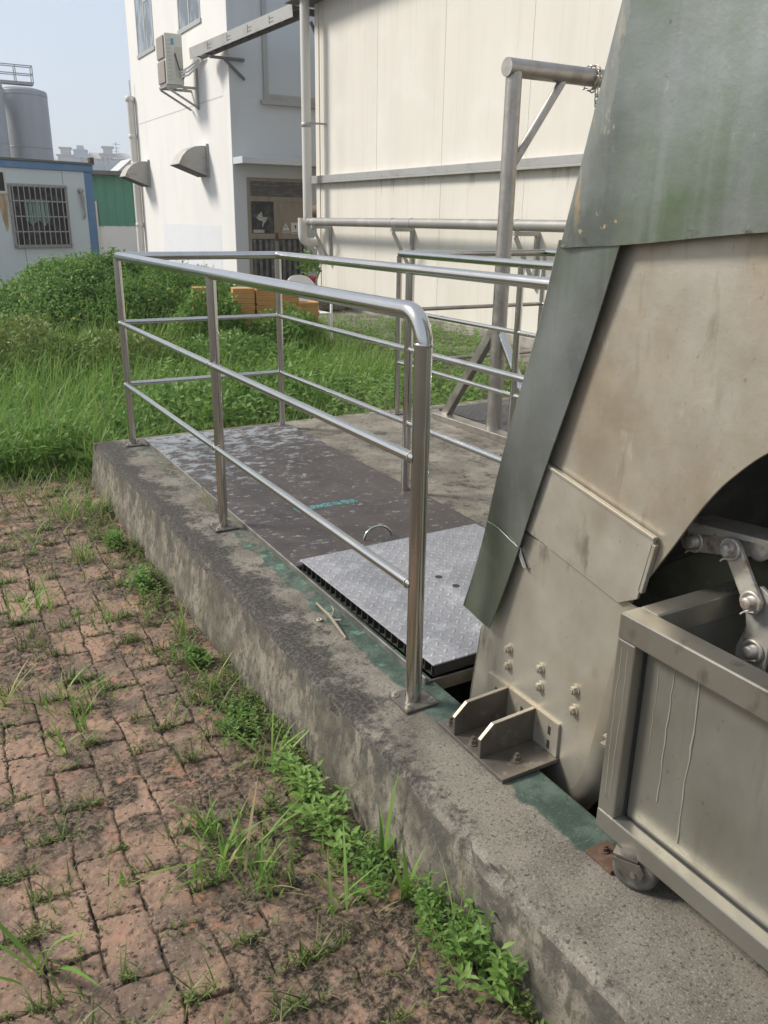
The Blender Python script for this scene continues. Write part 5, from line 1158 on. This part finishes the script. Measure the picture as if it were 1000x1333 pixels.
leafheap('pot_plant', 'thin green plant growing in the red pot', 5.27, 12.0, .17, .15, .42, 160, LEAF, .09, 36, 'plant', .30)
leafheap('leafy_weed', 'pale leafy weed left of the shiny railing far end', -.35, 3.9, .32, .26, .26, 420, LEAF, .05, 37, 'weed')
leafheap('leafy_weed', 'dense leafy weed right behind the far corner of the shiny railing', 1.45, 4.5, .62, .5, .42, 1000, LEAF, .07, 38, 'weed')
leafheap('leafy_weed', 'tall leafy weed behind the middle of the shiny railing', .62, 4.2, .62, .45, .40, 1000, LEAF, .065, 39, 'weed')

# weeds on the paving: named tufts first
def tuft(label, x, y, n, h, lean, seed, w=.006, tone=.62, cat='grass tuft', spread=.02, m=GRASS, wide=1.0):
    r = np.random.RandomState(seed); v = Veg(); z = float(zg(y))-.004
    P = np.stack([x+spread*r.randn(n), y+spread*r.randn(n), np.full(n, z)], -1)
    v.bl(P, h*(.45+.65*r.rand(n)), w*(.6+.7*r.rand(n)), r.rand(n)*6.28, lean*r.rand(n), .75*r.rand(n), np.clip(tone+.22*r.randn(n), 0, 1), S=6)
    return tag(v.build('grass_tuft', m), label, cat, 'grass tufts growing in the paving joints')
T = [
 ('wide arching grass tuft on the pavers at lower middle', -.60, -.10, 30, .17, .9, 1, .008, .60, .035),
 ('dense low grass clump just right of the arching tuft', -.53, -.20, 46, .13, .6, 2, .006, .52, .03),
 ('loose upright grass beside the dense low clump', -.60, .04, 14, .15, .5, 3, .008, .66, .02),
 ('few bent blades sprouting from the bare soil at bottom', -.42, -.37, 9, .17, 1.0, 4, .008, .64, .02),
 ('single wide blade pair between pavers at lower left', -.835, -.02, 4, .09, .15, 5, .010, .60, .006),
 ('fresh pale grass sprout between pavers at left middle', -.865, .63, 9, .13, .5, 6, .009, .75, .008),
 ('leggy long-stemmed grass at the left edge', -.985, 1.02, 11, .22, .6, 7, .008, .72, .015),
 ('broad low grass patch on the dark soil at left', -.78, .92, 34, .13, 1.0, 8, .007, .60, .05),
 ('small yellowish sprout below the low patch at left', -.775, .74, 9, .12, .8, 9, .007, .80, .012),
 ('ragged grass sprawling near the upper left pavers', -.79, 1.72, 26, .16, .9, 10, .008, .68, .05),
 ('bristly short tuft beyond the middle pavers', -.50, 2.20, 40, .11, .35, 11, .005, .62, .03),
 ('sparse sprouts at the far left of the pavers', -.72, 2.55, 26, .13, .6, 12, .006, .58, .06),
 ('tall thick clump by the far corner of the concrete', -.40, 2.85, 110, .20, .7, 13, .006, .66, .10),
 ('short grass on the worn pavers left of the curb', -.54, 1.52, 22, .11, .7, 14, .006, .60, .06),
 ('narrow tall blade pair against the concrete side at bottom', -.255, -.28, 4, .26, .12, 15, .012, .55, .006),
 ('broad upright blade near the concrete below the bracket', -.27, -.42, 5, .22, .2, 16, .016, .58, .008),
 ('thin seed stalks rising by the lower concrete edge', -.27, -.62, 6, .28, .12, 17, .004, .78, .01),
 ('bright blade leaning at the bottom right of the weeds', -.24, -.74, 4, .15, .3, 18, .014, .58, .008),
 ('arching blades in the weeds halfway along the concrete', -.33, .26, 10, .20, .7, 19, .009, .64, .02),
 ('fan of long blades at the foot of the concrete', -.34, .78, 12, .16, .8, 20, .008, .66, .02),
 ('green blades entering at the lower left corner', -1.05, -.20, 8, .20, .9, 21, .012, .52, .02),
 ('upright tuft against the concrete near the middle post', -.30, 1.22, 12, .19, .4, 22, .008, .64, .02),
]
for a in T: tuft(*a[:9], spread=a[9])
def soft_weeds():
    v = Veg()
    # along the foot of the curb
    n = 1500; y = -1.05+4.2*R.rand(n); x = -.235-.20*R.rand(n)**1.7
    d = fbm(x*5, y*3.2, 2)
    for xx, yy, dd in zip(x, y, d):
        if dd < .53+.07*R.rand(): continue
        v.sprig((xx, yy, float(zg(yy))-.003), R.uniform(.02, .07), 4, .018*R.uniform(.7, 1.3), .010, .3+.5*R.rand(), .7)
    # in the joints and on the dirt
    n = 2600; y = -1.1+5.0*R.rand(n); x = -2.0+1.75*R.rand(n); d = fbm(x*4+7, y*4, 6)
    for xx, yy, dd in zip(x, y, d):
        if dd < .57 or xx < -1.25: continue
        if R.rand() < .5: v.sprig((xx, yy, float(zg(yy))-.004), R.uniform(.012, .04), 3, .012*R.uniform(.7, 1.4), .007, .35+.6*R.rand(), .9)
        else:
            k = 5; v.bl(np.stack([xx+.012*R.randn(k), yy+.012*R.randn(k), np.full(k, float(zg(yy))-.003)], -1), .02+.05*R.rand(k), .003+.002*R.rand(k), R.rand(k)*6.28, R.rand(k)*.8, R.rand(k)*.7, .4+.6*R.rand(k), S=4)
    # arching pale blades among the kerb weeds, mini tufts and moss in the cross joints
    n = 260; y = -.95+3.9*R.rand(n); x = -.25-.16*R.rand(n); 
    v.bl(np.stack([x, y, zg(y)-.003], -1), .05+.12*R.rand(n)**2, .003+.004*R.rand(n), R.rand(n)*6.28, R.rand(n)*.8, R.rand(n)*.9, np.clip(.55+.5*R.rand(n), 0, 1))
    for _ in range(230):
        px = -.32-.9*R.rand(); py = -.9+4.4*R.rand()
        cc = math.floor((px+.913)/.115); py = (round((py-.335+.10*(px+.9))/.218+.5*(cc % 2))-.5*(cc % 2))*.218+.335-.10*(px+.9)
        k = R.randint(4, 26); sp2 = R.uniform(.008, .032); hh = R.uniform(.025, .085)
        xx = px+sp2*R.randn(k)*1.3; yy = py+.006*R.randn(k)
        v.bl(np.stack([xx, yy, zg(yy)-.006], -1), hh*(.4+.7*R.rand(k)), .0022+.003*R.rand(k), R.rand(k)*6.28, R.rand(k)*.9, R.rand(k)*.8, np.clip(R.uniform(.35, .85)+.25*R.randn(k), 0, 1), S=4)
        for _k in range(R.randint(2, 9)):
            v.sprig((px+.025*R.randn(), py+.007*R.randn(), float(zg(py))-.006), R.uniform(.01, .03), 3, .010*R.uniform(.7, 1.4), .006, .3+.6*R.rand(), .9)
    n = 22; x = -.3-1.0*R.rand(n); y = -.9+4.2*R.rand(n); v.bl(np.stack([x, y, zg(y)+.004], -1), .03+.09*R.rand(n), .0016+.001*R.rand(n), R.rand(n)*6.28, 1.2+1.2*R.rand(n), np.zeros(n), .97+.03*R.rand(n), S=4)
    tag(v.build('small_weeds', MOSSW), 'small weeds and moss in the paving joints and along the concrete', None, kind='stuff')
soft_weeds()
def plant(label, x, y, sx, sy, n, h, l, w, tone, seed, cat='weed', mtl=LEAF, flower=False):
    global R
    R = np.random.RandomState(seed); v = Veg()
    for _ in range(n): 
        px, py = x+sx*R.randn(), y+sy*R.randn()
        px = min(px, -.245)
        v.sprig((px, py, float(zg(py))-.004), h*R.uniform(.5, 1.15), 4, l, w, tone+R.uniform(-.15, .2), .5, .25)
    tag(v.build('leafy_plant', mtl), label, cat, 'leafy plants along the foot of the concrete')
plant('bright broad-leaved plant hugging the concrete at lower middle', -.315, .02, .035, .12, 46, .10, .045, .019, .80, 51)
plant('darker ferny plant below the bright broad-leaved one', -.31, -.27, .03, .06, 46, .07, .022, .011, .42, 52)
plant('ferny weed with a tall leafy shoot near the bottom edge', -.27, -.56, .025, .07, 70, .10, .022, .010, .45, 53)
plant('large-leaved plant at the bottom right of the weeds', -.245, -.70, .03, .05, 18, .12, .046, .017, .60, 54)
plant('mat of tiny-leaved weeds halfway along the concrete', -.34, .52, .035, .07, 80, .05, .020, .012, .45, 55)
plant('narrow-leaved weed clump a third of the way along the concrete', -.33, 1.0, .025, .035, 46, .07, .024, .012, .50, 56)
plant('pale round-leaved weed beside the concrete near the middle post', -.33, 1.75, .028, .045, 36, .09, .030, .018, .60, 57)
plant('green creeping weed at the far foot of the concrete', -.33, 2.30, .028, .05, 44, .08, .028, .015, .55, 58)

# ------------------------------------------------------------------ thin haze
b = MB(); b.box(-515, 515, -515, 515, -2.7, 38)
hzm = bpy.data.materials.new('haze_air'); hzm.use_nodes = True; N = hzm.node_tree.nodes; L = hzm.node_tree.links
N.remove(N['Principled BSDF']); pv = N.new('ShaderNodeVolumePrincipled'); pv.inputs['Color'].default_value = (.9, .94, 1, 1); pv.inputs['Density'].default_value = .0011; pv.inputs['Anisotropy'].default_value = .2
L.new(pv.outputs[0], N['Material Output'].inputs['Volume'])
tag(obj('haze', b, hzm), 'thin pale haze in the air', None, kind='stuff')
